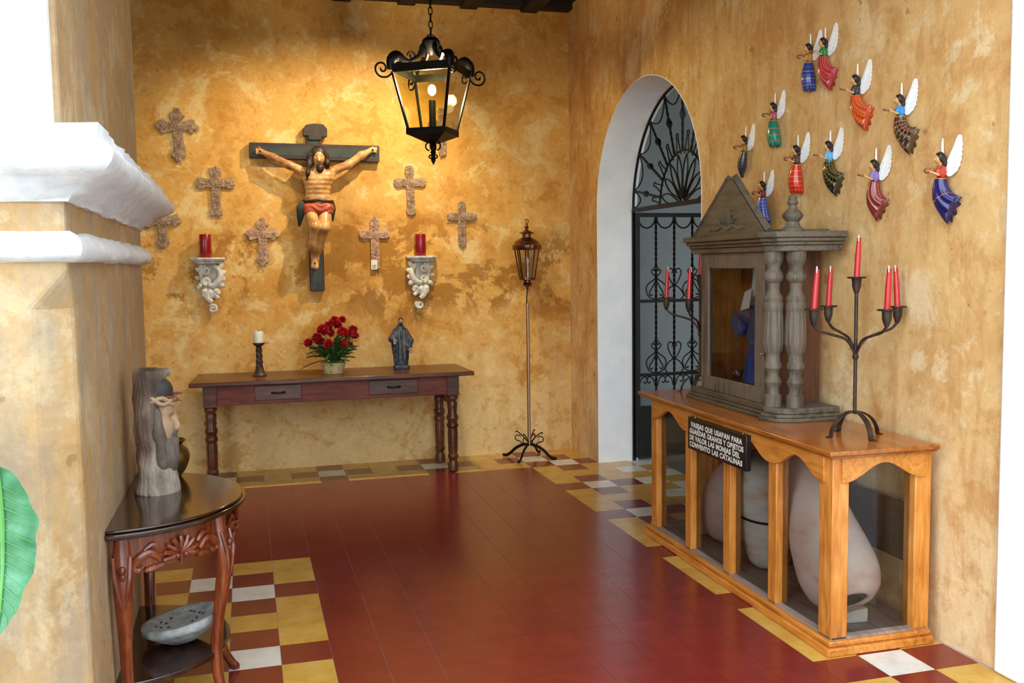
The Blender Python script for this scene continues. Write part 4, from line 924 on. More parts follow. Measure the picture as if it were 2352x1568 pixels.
for a, b in ((.02, .02+PW), (.466, .534), (.888, .956), (1.306, 1.374), (CL-.09, CL)): M().box(a, b, 0, .06 if b < CL else .075, .054, .80).obj('post', 'pine', gc, bevel=.004)
for a, b in ((.02, .02+PW), (CL-.07, CL)): M().box(a, b, CDp-.075, CDp, .054, .80).obj('post', 'pine', gc, bevel=.004)
def scallop(xs, lowz, midz):
    pts = [(xs[0], .80), (xs[0], lowz)]
    for a, b in zip(xs[:-1], xs[1:]):
        for t in np.linspace(0, 1, 19)[1:]:
            w = .5-.5*math.cos(2*PI*t); w = w**1.25; pts.append((a+(b-a)*t, lowz+(midz-lowz)*w-.012*math.sin(2*PI*t*2)*0))
    return pts+[(xs[-1], .80)]
M().prism(scallop([.055, .50, .922, 1.34, CL-.045], .684, .757), -.012, .012, 'xz').obj('front_apron', 'pine_x', gc, bevel=.003)
m = M(); m.prism(scallop([.035, CDp-.035], .69, .762), CL-.012, CL+.012, 'yz'); m.obj('end_apron', 'pine_x', gc, bevel=.003)
m = M(); m.prism(scallop([.035, CDp-.035], .69, .762), .008, .03, 'yz'); m.obj('end_apron', 'pine_x', gc, bevel=.003)
m = M(); m.box(-.085, CL+.045, -.04, CDp+.004, CT-.020, CT); m.box(-.07, CL+.032, -.027, CDp+.002, CT-.032, CT-.020); m.obj('top', 'pine_top', gc, bevel=.005)
for a, b in ((.09, .47), (.53, .89), (.95, 1.31), (1.37, 1.705)): M().add([(a, .032, .066), (b, .032, .066), (b, .032, .79), (a, .032, .79)], [(0, 1, 2, 3)]).obj('glass_pane', 'glass', gc, smooth=0)
for x in (.055, CL-.035): M().add([(x, .07, .066), (x, CDp-.07, .066), (x, CDp-.07, .79), (x, .07, .79)], [(0, 1, 2, 3)]).obj('glass_pane', 'glass', gc, smooth=0)
M().box(1.22, CL-.07, CDp-.02, CDp-.004, .30, .545).obj('reflection_strip', 'reflection_brown', gc)  # dark strip standing in for the floor's reflection in the cabinet glass
M().box(.95, 1.22, CDp-.02, CDp-.004, .30, .545).obj('reflection_strip', 'reflection_brown', gc)
def lathe_axis(prof, a, b, mat, name, parent, n=36, **kw):
    """profile (r, t in 0..1) turned round the axis a-b"""
    A, B_ = Vector(a), Vector(b); ax = B_-A; ln = ax.length; m = M().lathe([(r, t*ln) for r, t in prof], n=n)
    m.xf(Matrix.Translation(A) @ ax.to_track_quat('Z', 'Y').to_matrix().to_4x4()); return m.obj(name, mat, parent, smooth=70)
def dense(prof, n=5): return smoothpath(prof, n)
j1 = in_frame(FR_C, 'clay_jar', 'round-bellied pink clay jar with narrow neck inside the cabinet', 'jar', .47, .25, .066, 'old clay jars in the cabinet')
lathe_axis(dense([(.04, 0), (.095, .04), (.145, .18), (.158, .36), (.145, .54), (.105, .70), (.062, .82), (.044, .92), (.05, 1.0), (.036, 1.0), (.03, .9)]), (-.05, 0, .0115), (.10, .02, .5385), 'clay_jar', 'vessel', j1)
j2 = in_frame(FR_C, 'clay_jar', 'tapering clay jar with chalky glaze held by a black iron ring', 'jar', .90, .215, .066, 'old clay jars in the cabinet')
lathe_axis(dense([(.02, 0), (.055, .02), (.092, .10), (.122, .32), (.140, .58), (.146, .76), (.128, .90), (.09, .97), (.06, 1.0), (.05, 1.02), (.04, .96)]), (.035, .0, .002), (-.03, .0, .562), 'clay_jar_chalk', 'vessel', j2)
js = in_frame(FR_C, 'iron_jar_stand', 'black iron ring stand around the tapering clay jar', 'stand', .905, .215, .066)
m = M(); m.tube([(.139*math.cos(t), .139*math.sin(t), .268-.02*math.cos(t)) for t in np.linspace(0, 2*PI, 40, endpoint=False)], .006, 6, True); m.obj('ring', 'iron', js)
for a in (.15, 1.5, 2.7):
    c_, s_ = math.cos(a), math.sin(a); m = M(); m.tube(smoothpath([(.1435*c_, .1435*s_, .268-.02*c_), (.15*c_, .15*s_, .12), (.15*c_, .15*s_, .012), (.13*c_, .13*s_, .0048)], 4), .005, 6); m.obj('stand_leg', 'iron', js)
j3 = in_frame(FR_C, 'clay_jar', 'long pale clay jar lying aslant with its mouth on the cabinet floor', 'jar', 1.45, .235, .066, 'old clay jars in the cabinet')
lathe_axis(dense([(.03, 0), (.085, .03), (.115, .12), (.132, .30), (.150, .52), (.166, .70), (.170, .82), (.150, .93), (.112, .985), (.088, 1.0), (.076, .99), (.08, .95)]), (-.33, .0, .6025), (.175, -.035, .0705), 'clay_jar', 'vessel', j3)
A, B_ = Vector((-.33, .0, .6025)), Vector((.175, -.035, .0705)); m = M(); m.lathe([(.082, 0), (.07, -.03), (.001, -.035)], n=24); m.xf(Matrix.Translation(B_-(B_-A).normalized()*.012) @ (B_-A).to_track_quat('Z', 'Y').to_matrix().to_4x4()); m.obj('mouth_hollow', 'jar_inside', j3)
for x, y, w, d, h, r, lab in ((1.650, .180, .14, .055, .060, PI/2-.12, 'pale stone wedge under the long slanting jar'), (.27, .20, .10, .05, .045, -.4, 'small pale stone wedge beside the round-bellied jar')):
    t = in_frame(FR_C, 'stone_wedge', lab, 'stone', x, y, .066, None, r); m = M(); m.prism([(-w/2, 0), (w/2, 0), (w/2, h), (w*.2, h*.92), (-w/2, h*.55)], -d/2, d/2, 'xz'); m.obj('stone', 'block_stone', t, bevel=.006)

# ---- sign on the cabinet
plain('sign_black', (26, 19, 18), 0.35); plain('letter_white', (226, 226, 216), 0.6)
sg = in_frame(FR_C, 'notice_board', 'black wooden notice board with white stencilled lettering on cabinet front', 'sign', .875, -.0375, .612)
SW, SH = .60, .165
M().box(-SW/2, SW/2, 0, .026, 0, SH).obj('board', 'sign_black', sg, bevel=.003)
for x in (-SW/2+.06, SW/2-.05): M().lathe([(.004, 0), (.004, .006), (.001, .008)], n=8).obj('screw', 'brass_pole', sg, loc=(x, .012, SH))
for i, (tx, xo) in enumerate((('VASIJAS QUE USABAN PARA', -.262), ('GUARDAR GRANOS Y OBJETOS', -.278), ('DE VALOR LAS MONJAS DEL', -.278), ('CONVENTO LAS CATALINAS', -.278))):
    cu = bpy.data.curves.new('lettering', 'FONT'); cu.body = tx; cu.size = .034; cu.offset = .0012; cu.space_character = 1.12; cu.extrude = .0006; cu.space_word = 1.15
    to = bpy.data.objects.new('lettering_curve', cu); COL.objects.link(to); bpy.context.view_layer.update()
    me = bpy.data.meshes.new_from_object(to.evaluated_get(bpy.context.evaluated_depsgraph_get())); bpy.data.objects.remove(to); bpy.data.curves.remove(cu)
    w = max(v.co.x for v in me.vertices); tw = (.528, .556, .522, .546)[i]
    for v in me.vertices: v.co = (xo+v.co.x*tw/w, -.0012-v.co.z*.5, SH-.047-i*.0335+v.co.y*1.02)
    me.name = 'lettering'; me.materials.clear(); me.materials.append(MAT['letter_white']); o = bpy.data.objects.new('lettering', me); COL.objects.link(o); o.parent = sg

# ================================================================== wooden shrine with a nun figure
wood('old_grey_wood', [(60, 50, 42), (84, 74, 60), (100, 90, 74), (96, 68, 58)], 0.6, 3, 'x', bump=.2)
wood('old_grey_wood_z', [(66, 56, 48), (92, 80, 68), (108, 98, 84), (108, 76, 66)], 0.6, 3, 'z', bump=.2)
wood('shrine_brown', [(66, 36, 20), (92, 54, 30), (110, 70, 42)], 0.55, 2, 'z')
wood('shrine_inside', [(130, 66, 24), (178, 100, 42), (200, 128, 64)], 0.5, 3, 'z')
sh = in_frame(FR_C, 'wooden_shrine', 'weathered wooden house-shaped shrine with glass door and turned columns', 'shrine', 0, 0, CT)
x0, x1, yf, yr = .30, 1.005, .165, .445            # body
z0, zc, zp = .062, .782, .872                       # base top, cornice underside, cornice top (above cabinet)
def plan(e): return [(x0-.045-e, yf-.03-e), (x1+.02, yf-.03-e), (x1+.06, yf-.055-e), (x1+.13+e, yf-.02-e), (x1+.17+e, yf+.045), (x1+.17+e, yr+e*.3), (x0-.045-e, yr+e*.3)]
m = M(); 
for e, a, b in ((.022, 0, .018), (.012, .018, .034), (.0, .034, z0)): m.prism(plan(e), a, b, 'xy')
m.obj('base_moulding', 'old_grey_wood', sh, bevel=.004)
m = M()
for e, a, b in ((.0, zc, zc+.028), (.010, zc+.028, zc+.044), (.022, zc+.044, zc+.062), (.034, zc+.062, zp)): m.prism(plan(e), a, b, 'xy')
m.obj('cornice', 'old_grey_wood', sh, bevel=.004)
M().box(x1-.02, x1, yf+.02, yr, z0, zc).obj('side_panel', 'shrine_brown', sh)
M().box(x0, x0+.02, yf+.014, yr-.02, z0, zc).obj('side_panel', 'shrine_inside', sh)
M().box(x0+.002, x1-.021, yr-.02, yr, z0, zc).obj('back_panel', 'shrine_inside', sh)
M().box(x0+.02, x1-.02, yf+.02, yr-.02, z0, z0+.012).obj('inner_floor', 'shrine_inside', sh)
dr = M(); fw = .085
dr.box(x0+.035, x0+.035+fw, yf-.012, yf+.014, z0, zc); dr.box(x1-.015-fw, x1-.015, yf-.012, yf+.014, z0, zc); dr.box(x0+.035+fw, x1-.015-fw, yf-.012, yf+.014, zc-.078, zc); dr.box(x0+.035+fw, x1-.015-fw, yf-.012, yf+.014, z0, z0+.075)
door = dr.obj('door', 'old_grey_wood_z', sh, bevel=.004)
M().add([(x0+.035+fw-.005, yf, z0+.07), (x1-.015-fw+.005, yf, z0+.07), (x1-.015-fw+.005, yf, zc-.07), (x0+.035+fw-.005, yf, zc-.07)], [(0, 1, 2, 3)]).obj('door_glass', 'glass', door, smooth=0)
M().tube([(x1-.03, yf-.02, .30), (x1+.002, yf-.02, .30)], .004, 6).obj('latch', 'brass_pole', door)
px0, px1, apx = x0-.02, x1+.0, .655
m = M(); m.prism([(px0, zp), (px1, zp), (apx+.035, zp+.275), (apx-.01, zp+.275)], yf-.02, yf+.02, 'xz'); m.obj('pediment', 'old_grey_wood', sh, bevel=.004)
m = M()
for a, b in (((px0-.02, zp+.008), (apx-.02, zp+.285)), ((px1+.02, zp+.008), (apx+.045, zp+.285))): m.tube([(a[0], yf-.006, a[1]), (b[0], yf-.006, b[1])], .022, 4, False, .9)
m.obj('raking_moulding', 'old_grey_wood', sh, smooth=0)
m = M(); cxp = (px0+px1)/2
for s in (-1, 1):
    m.tube([(cxp+s*a, yf-.022, zp+b) for a, b in smoothpath([(.0, .03), (.06, .045), (.12, .03), (.17, .035), (.2, .02)], 4)], lerp_list([.012, .010, .012, .008, .004], 17), 6, False, .5)
    m.tube(spiral((cxp+s*.06, zp+.075), .028, .008, 0, s*1.2, 16, y=yf-.022), .007, 6)
m.ball((cxp, yf-.02, zp+.09), (.025, .01, .05), 8, 6); m.obj('carved_ornament', 'old_grey_wood', sh)
COLP = [(.040, 0), (.040, .05), (.030, .06), (.028, .085), (.036, .10), (.041, .115), (.034, .13), (.027, .145), (.030, .165), (.041, .18), (.041, .20), (.034, .21), (.033, .245), (.044, .26), (.050, .30), (.049, .38), (.044, .445), (.046, .452), (.046, .48), (.042, .487), (.045, .505), (.030, .53), (.027, .55), (.030, .575), (.044, .59), (.047, .605), (.040, .622), (.030, .635), (.031, .655), (.040, .67), (.044, .685), (.044, zc-z0)]
def flut(a, z): return 1-.06*(0.5+0.5*math.cos(14*a)) if .255 < z < .45 else 1.0
for cx_, cy_ in ((x1+.055, yf-.002), (x1+.120, yf+.075)):
    pp = []
    for (r, z), (r2, z2) in zip(COLP[:-1], COLP[1:]):
        k = 6 if z2-z > .05 and .25 < z < .45 else 1
        pp += [(r+(r2-r)*i/k, z+(z2-z)*i/k) for i in range(k)]
    pp.append(COLP[-1]); M().lathe(pp, (cx_, cy_, z0), 56, flute=flut).obj('column', 'old_grey_wood_z', sh, smooth=35)
M().lathe([(.05, 0), (.05, .012), (.036, .022), (.028, .044), (.045, .062), (.048, .076), (.036, .090), (.022, .102), (.018, .118), (.026, .127), (.024, .138), (.018, .144), (.022, .154), (.014, .163), (.003, .168)], (x1+.11, yf+.06, zp), 24).obj('finial', 'old_grey_wood_z', sh)
m = M(); m.tube(spiral((x0-.05, zp+.05), .022, .008, -PI/2, 1.1, 16, y=yf+.03), .008, 6); m.tube([(x0-.05, yf+.03, zp), (x0-.05, yf+.03, zp+.03)], .01, 6); m.obj('broken_finial', 'old_grey_wood_z', sh)
M().box(x0-.02, x1+.1, yf+.03, yr-.02, zp-.002, zp+.012).obj('roof_board', 'old_grey_wood', sh)

# nun and goblet inside
mottled('nun_grey', [(76, 84, 112), (96, 104, 134)], 0.85, 16, bump=.2); mottled('nun_blue', [(36, 62, 130), (52, 84, 160), (60, 96, 170)], 0.85, 14, bump=.25); mottled('linen', [(222, 224, 226), (240, 240, 240)], 0.8, 10); mottled('doll_skin', [(196, 156, 126), (214, 178, 150)], 0.6, 10); mottled('beads', [(36, 24, 20), (60, 40, 32)], 0.4, 20)
nu = in_frame(FR_C, 'nun_figure', 'nun doll in blue habit and white veil behind the shrine door', 'doll', .703, .310, CT+z0+.012)
def habit(P): 
    d = cap(P, (0, 0, .02), (.0, 0, .30), .105, .055); d = smax(d, -P[..., 2]+.002, .01); return d+.003*np.sin(np.arctan2(P[..., 1], P[..., 0])*13)
sculpt(habit, (-.13, -.13, 0), (.13, .13, .37), .008).obj('habit', 'nun_blue', nu, smooth=180)
sculpt(lambda P: smin(smax(cap(P, (0, 0, .22), (.0, 0, .42), .092, .045), .22-P[..., 2]-.4*(P[..., 0]+.03), .02), chain(P, [(-.03, -.02, .38), (-.095, -.035, .33), (-.14, -.04, .315)], [.035, .036, .03], .02), .03), (-.2, -.11, .1), (.12, .11, .5), .008).obj('cape', 'nun_grey', nu, smooth=180)
sculpt(lambda P: smax(ell(P, (-.16, -.042, .285), (.062, .045, .052), rotm('Y', 25)), -ell(P, (-.215, -.06, .26), (.03, .03, .03)), .01), (-.25, -.12, .2), (-.07, .03, .37), .006).obj('sleeve', 'nun_blue', nu, smooth=180)
sculpt(lambda P: smin(smin(ell(P, (-.012, -.008, .50), (.034, .036, .046)), cap(P, (-.045, -.018, .502), (-.049, -.02, .494), .004, .006), .006), cap(P, (0, 0, .42), (0, 0, .47), .018), .015), (-.08, -.06, .4), (.05, .05, .57), .005).obj('face', 'doll_skin', nu, smooth=180)
sculpt(lambda P: smin(smax(ell(P, (.004, 0, .515), (.052, .052, .062)), -ell(P, (-.052, -.02, .495), (.045, .035, .045)), .008), smax(cap(P, (.005, 0, .50), (.012, .002, .40), .055, .075), .40-P[..., 2]+.5*P[..., 0], .01)+np.clip((-.02-P[..., 0]), 0, 1)*1.5, .012), (-.08, -.1, .34), (.11, .1, .6), .006).obj('veil', 'linen', nu, smooth=180)
m = M(); m.add([(-.035, -.085, .425), (.03, -.090, .44), (.035, -.108, .36), (-.055, -.100, .345)], [(0, 1, 2, 3)]); o = m.obj('collar', 'linen', nu, smooth=0); s_ = o.modifiers.new('thick', 'SOLIDIFY'); s_.thickness = .006
m = M()
for t in np.linspace(0, 1, 26): q = bez((-.10, -.09, .345), (-.06, -.135, .29), (-.05, -.135, .22), (.02, -.125, .12), 1); q = [sum(w*p[k] for w, p in zip(((1-t)**3, 3*t*(1-t)**2, 3*t*t*(1-t), t**3), ((-.10, -.09, .345), (-.05, -.135, .28), (-.06, -.14, .2), (.02, -.13, .11)))) for k in range(3)]; m.ball(q, .0052, 6, 4)
m.obj('rosary', 'beads', nu)
for o in nu.children: o.scale = (1.05, .86, 1.2)
gb = in_frame(FR_C, 'glass_goblet', 'small clear glass goblet standing inside the shrine', 'goblet', .57, .245, CT+z0+.012)
M().lathe([(.026, 0), (.026, .003), (.005, .008), (.004, .04), (.012, .05), (.030, .066), (.034, .085), (.030, .105), (.027, .105), (.030, .085), (.026, .068), (.001, .055)], n=24).obj('goblet_glass', 'glass', gb)

# ================================================================== candelabra
mottled('rust_iron', [(46, 36, 32), (66, 52, 46), (84, 68, 60)], 0.45, 20, metal=.55, bump=.2); mottled('taper_red', [(176, 18, 26), (198, 34, 40)], 0.35, 8, coat=.3); mottled('string', [(220, 200, 190), (236, 222, 214)], 0.8, 10)
def candelabrum(x, y, turn, label, where, skip=()):
    cb = in_frame(FR_C, 'candelabrum', label, 'candelabrum', x, y, CT, 'iron candelabra on the cabinet', turn)
    zh = .104; zs = .335; zt1 = .60; rA = .2; zcup = .535
    M().tube([(0, 0, zh-.01), (0, 0, zt1)], .0075, 10).obj('stem', 'rust_iron', cb)
    M().lathe([(.011, zs-.01), (.013, zs), (.011, zs+.01)], n=12).obj('collar', 'rust_iron', cb)
    for k in range(4):
        a = (0 if turn == 0 else PI/4)+k*PI/2-turn; c_, s_ = math.cos(a), math.sin(a)
        m = M(); path = smoothpath([(0, zh), (.04, zh-.006), (.085, zh-.035), (.108, .03), (.113, .0045), (.130, .0025)], 4); v = []      # flat strap, wide across
        for i, (r, z) in enumerate(path):
            (ra, za), (rb, zb) = path[max(i-1, 0)], path[min(i+1, len(path)-1)]; ln = math.hypot(rb-ra, zb-za); nr, nz = -(zb-za)/ln*.0025, (rb-ra)/ln*.0025
            for sw, sn in ((-1, -1), (1, -1), (1, 1), (-1, 1)): v.append(((r+nr*sn)*c_-sw*.0115*s_, (r+nr*sn)*s_+sw*.0115*c_, max(z+nz*sn, -.0005)))
        n_ = len(path); m.add(v, [(i*4+k2, i*4+(k2+1) % 4, i*4+4+(k2+1) % 4, i*4+4+k2) for i in range(n_-1) for k2 in range(4)]+[(3, 2, 1, 0), tuple(4*(n_-1)+k2 for k2 in range(4))]); m.obj('foot', 'rust_iron', cb, smooth=50)
    def cup(cx, cy, z):
        q = M().lathe([(.006, z-.066), (.010, z-.06), (.018, z-.035), (.019, z-.008), (.020, z-.002), (.037, z), (.039, z+.006), (.034, z+.003), (.016, z+.002)], (cx, cy, 0), 20).obj('candle_cup', 'rust_iron', cb); return q
    def taper(cx, cy, z, lean, lab):
        w = cb.location; R_ = Matrix.Rotation(cb.rotation_euler.z, 3, 'Z') @ Vector((cx, cy, z)); c = thing('taper_candle', lab, 'candle', (w.x+R_.x, w.y+R_.y, w.z+R_.z), cb.rotation_euler.z, 'red taper candles')
        m = M(); m.tube([(0, 0, -.012), (lean[0]*.5, lean[1]*.5, .09), (lean[0], lean[1], .165)], [.0125, .0118, .0085], 14); m.obj('wax', 'taper_red', c)
        m = M(); m.tube(smoothpath([(lean[0], lean[1], .163), (lean[0]+.003, lean[1]-.004, .176), (lean[0]+.010, lean[1]-.010, .17), (lean[0]+.013, lean[1]-.012, .15)], 4), .0022, 5); m.obj('wick', 'string', c)
    cup(0, 0, zt1+.062); taper(0, 0, zt1+.064, (.004, .006), 'red taper candle on the tall middle stem of the candelabrum '+where)
    for k, (dx, dy, nm, lean) in enumerate(((1, 0, ('arm pointing away from the shrine' if turn == 0 else 'arm between shrine and wall'), (.01, 0)), (-1, 0, ('arm pointing to the shrine' if turn == 0 else 'arm reaching out towards the doorway'), (.004, .008)), (0, 1, ('arm next to the wall' if turn == 0 else 'arm by the doorway wall'), (-.012, -.004)), (0, -1, ('arm reaching out from the wall' if turn == 0 else 'arm in front of the shrine edge'), (.004, .012)))):
        m = M(); m.tube(smoothpath([(0, 0, zs), (dx*.015, dy*.015, zs+.035), (dx*.05, dy*.05, zs+.075), (dx*.11, dy*.11, zs+.095), (dx*(rA-.03), dy*(rA-.03), zs+.112), (dx*rA, dy*rA, zcup-.062)], 5), .0058, 8); m.obj('arm', 'rust_iron', cb)
        cup(dx*rA, dy*rA, zcup); taper(dx*rA, dy*rA, zcup+.002, lean, ('red taper candle on the '+nm+', candelabrum '+where))
candelabrum(1.56, .255, 0.0, 'rusty iron five-candle candelabrum on bare end of the cabinet', 'in the open')
candelabrum(.110, .26, .80, 'rusty iron candelabrum standing behind the wooden shrine', 'behind shrine')

# ================================================================== flying angels on the right wall
mottled('angel_skin', [(196, 140, 84), (214, 164, 106)], 0.45, 14, coat=.2); mottled('angel_hair', [(24, 14, 10), (40, 26, 18)], 0.4, 20, coat=.2); mottled('wing_white', [(240, 240, 240), (250, 250, 250)], 0.5, 16); mottled('instrument_wood', [(104, 48, 24), (150, 84, 44)], 0.4, 14, coat=.3)
def plaid(name, base, va, fa, wa, vb=None, fb=0, wb=.1, vc=None, fc=0, wc=.1):
    """base cloth with bands along the length (v) and threads round the width (u)"""
    t = NT(name); tc = t.new('ShaderNodeTexCoord'); sp = t.new('ShaderNodeSeparateXYZ'); t.link(tc.outputs['UV'], sp.inputs[0]); c = L(*base)
    for col, f, w, ch in ((va, fa, wa, 1), (vc, fc, wc, 1), (vb, fb, wb, 0)):
        if col is None: continue
        fr = t.math('FRACT', t.math('MULTIPLY', sp.outputs[ch], f)); k = t.math('LESS_THAN', fr, w)
        c = t.mix(t.math('MULTIPLY', k, .85), c, L(*col))
    n = t.noise(tc.outputs['Object'], 60, 3); c = t.mix(.25, c, t.ramp(n, [(.3, BW(.55)), (.7, BW(1))]), 'MULTIPLY')
    t.set(Base_Color=c, Roughness=.28, Coat_Weight=.5, Coat_Roughness=.08); return name
def blouse(name, a, b): mottled(name, [a, b], .4, 40, coat=.3); return name
def u_skin(P):
    d = ell(P, (-.015, -.21, .0), (.07, .075, .092)); d = smin(d, cap(P, (-.063, -.262, .0), (-.07, -.27, -.018), .012, .017), .015); d = smin(d, cap(P, (0, -.2, -.05), (.01, -.19, -.14), .036), .02)
    for s in (-1, 1):
        d = smax(d, -ell(P, (-.058+s*.022, -.255-s*.022+.004, .016), (.012, .012, .008)), .006)
        e = (.01-s*.02, -.27+s*.07, -.29); h = (-.115-s*.01, -.33+s*.02, -.21+s*.015); d = smin(d, cap(P, e, h, .026, .018), .01); d = smin(d, ell(P, h, (.026, .02, .022)), .01)
        for k in range(4): d = smin(d, cap(P, (h[0]-.012, h[1]-.008, h[2]+.014-k*.010), (h[0]-.034, h[1]-.002+.01*s, h[2]+.016-k*.011), .0075, .006), .005)
        d = smin(d, cap(P, (h[0], h[1]-.01, h[2]+.014), (h[0]-.016, h[1]-.02, h[2]+.03), .0075), .005)
    return d
US = sculpt(u_skin, (-.19, -.42, -.36), (.12, -.08, .11), .0115).mesh('figure', 'angel_skin', 180)
UH = sculpt(lambda P: smin(smax(ell(P, (.008, -.195, .018), (.088, .09, .10)), -ell(P, (-.075, -.275, -.02), (.075, .075, .09)), .015), chain(P, [(.06, -.16, .0), (.082, -.145, -.09), (.085, -.135, -.17)], [.045, .036, .016], .03), .03)+.004*np.sin(P[..., 0]*90+P[..., 2]*20), (-.1, -.32, -.21), (.15, -.07, .14), .0115).mesh('hair', 'angel_hair', 180)
UB = sculpt(lambda P: smin(smin(ell(P, (.025, -.18, -.24), (.088, .085, .135)), chain(P, [(.01, -.24, -.15), (.0, -.275, -.22), (.012, -.28, -.285)], [.042, .046, .036], .02), .03), chain(P, [(.05, -.14, -.15), (.045, -.15, -.22), (.0, -.18, -.28)], [.042, .046, .036], .02), .03)+.003*np.sin(P[..., 2]*110+P[..., 0]*40), (-.1, -.36, -.42), (.16, -.05, -.08), .0115).mesh('blouse', 'angel_skin', 180)
def wing_mesh():
    out = [(.0, -.30), (-.035, -.18), (-.02, -.02), (.05, .14), (.12, .28), (.17, .42), (.21, .485), (.255, .49), (.28, .43), (.285, .34), (.30, .30), (.28, .24), (.30, .20), (.275, .15), (.295, .10), (.27, .05), (.28, -.01), (.25, -.06), (.255, -.11), (.21, -.17), (.20, -.21), (.14, -.26), (.07, -.31)]
    m = M(); m.prism(list(reversed(smoothpath(out+[out[0]], 3)[:-1])), -.012, .012, 'xz')
    for k in range(6): a = .42-k*.115; m.tube([(.02+.02*k*0, -.014, -.1-.03*k), (.13, -.017, a*.6-.05), (.265-.012*k, -.014, a)], [.006, .008, .004], 5)
    return m.mesh('wing', 'wing_white', 40)
UW = wing_mesh()
def guitar():
    m = M(); m.ball((0, 0, 0), (.062, .028, .05), 10, 8); m.ball((.07, 0, .012), (.045, .026, .04), 10, 8); m.tube([(.08, 0, .01), (.23, -.01, .06)], [.014, .011], 6); m.ball((.235, -.01, .062), (.022, .01, .014), 6, 4); return m.mesh('instrument', 'instrument_wood', 50)
def flute(): return M().tube([(.02, .0, -.01), (-.10, -.03, .02)], [.016, .022], 8).mesh('instrument', 'instrument_wood', 50)
UG, UF = guitar(), flute()
def skirt(du, dz, s, sweep, mat, wide=1.0, tail=False):
    """lofted skirt from the waist to the hem, in units of s"""
    hx, hz = du/s, dz/s; W = Vector((.025, -.18, -.34)); H_ = Vector((hx, -.13, hz+.03)); m = M(); nu, nv = 48, 22
    c1 = W.lerp(H_, .4)+Vector((-.10*sweep-.03, -.05, -.04)); c2 = W.lerp(H_, .75)+Vector((-.09*sweep, -.03, -.03))
    sp = bez(W, c1, c2, H_, nv); ph = random.random()*6
    def fn(u, v):
        j = min(int(round(v*nv)), nv); p = Vector(sp[j]); q = Vector(sp[min(j+1, nv)])-Vector(sp[max(j-1, 0)]); tg = q.normalized(); sd = Vector((tg.z*-1, 0, tg.x)).normalized()
        if tail: w = .085+.055*math.sin(PI*min(v*1.25, 1))-.10*max(v-.5, 0)*1.3; dp = .085+.03*math.sin(PI*v)-.07*max(v-.5, 0)*1.4; amp = .006*v
        elif sweep > .3: w = .10+.145*v**1.0*wide; dp = .105+.04*math.sin(PI*v)+.0*v; amp = .02*v
        else: w = .095+.095*math.sin(PI*min(v*.85, 1))*wide; dp = .10+.06*math.sin(PI*min(v*.9, 1)); amp = .006*v+.016*max(v-.75, 0)*4
        a = 2*PI*u; k = 1+amp/.12*math.cos(9*a+ph); hem = .028*math.cos(9*a+ph)*max(v-.85, 0)*6.6
        if sweep > .3: hem += .075*math.cos(a)*max(v-.7, 0)*3.3*-1*.6
        o = p+sd*(w*k*math.cos(a))+Vector((0, dp*k*math.sin(a), 0))+tg*hem; return (o.x, min(o.y, -.015), o.z)
    m.grid(fn, nu, nv, True, uv=True)
    b = len(m.v)-nu; m.v.append((H_.x*.97, H_.y, H_.z+.05)); cI = len(m.v)-1
    for i in range(nu): m.f.append((b+i, b+(i+1) % nu, cI)); m.mi.append(0)
    return m.mesh('skirt', mat, 180)
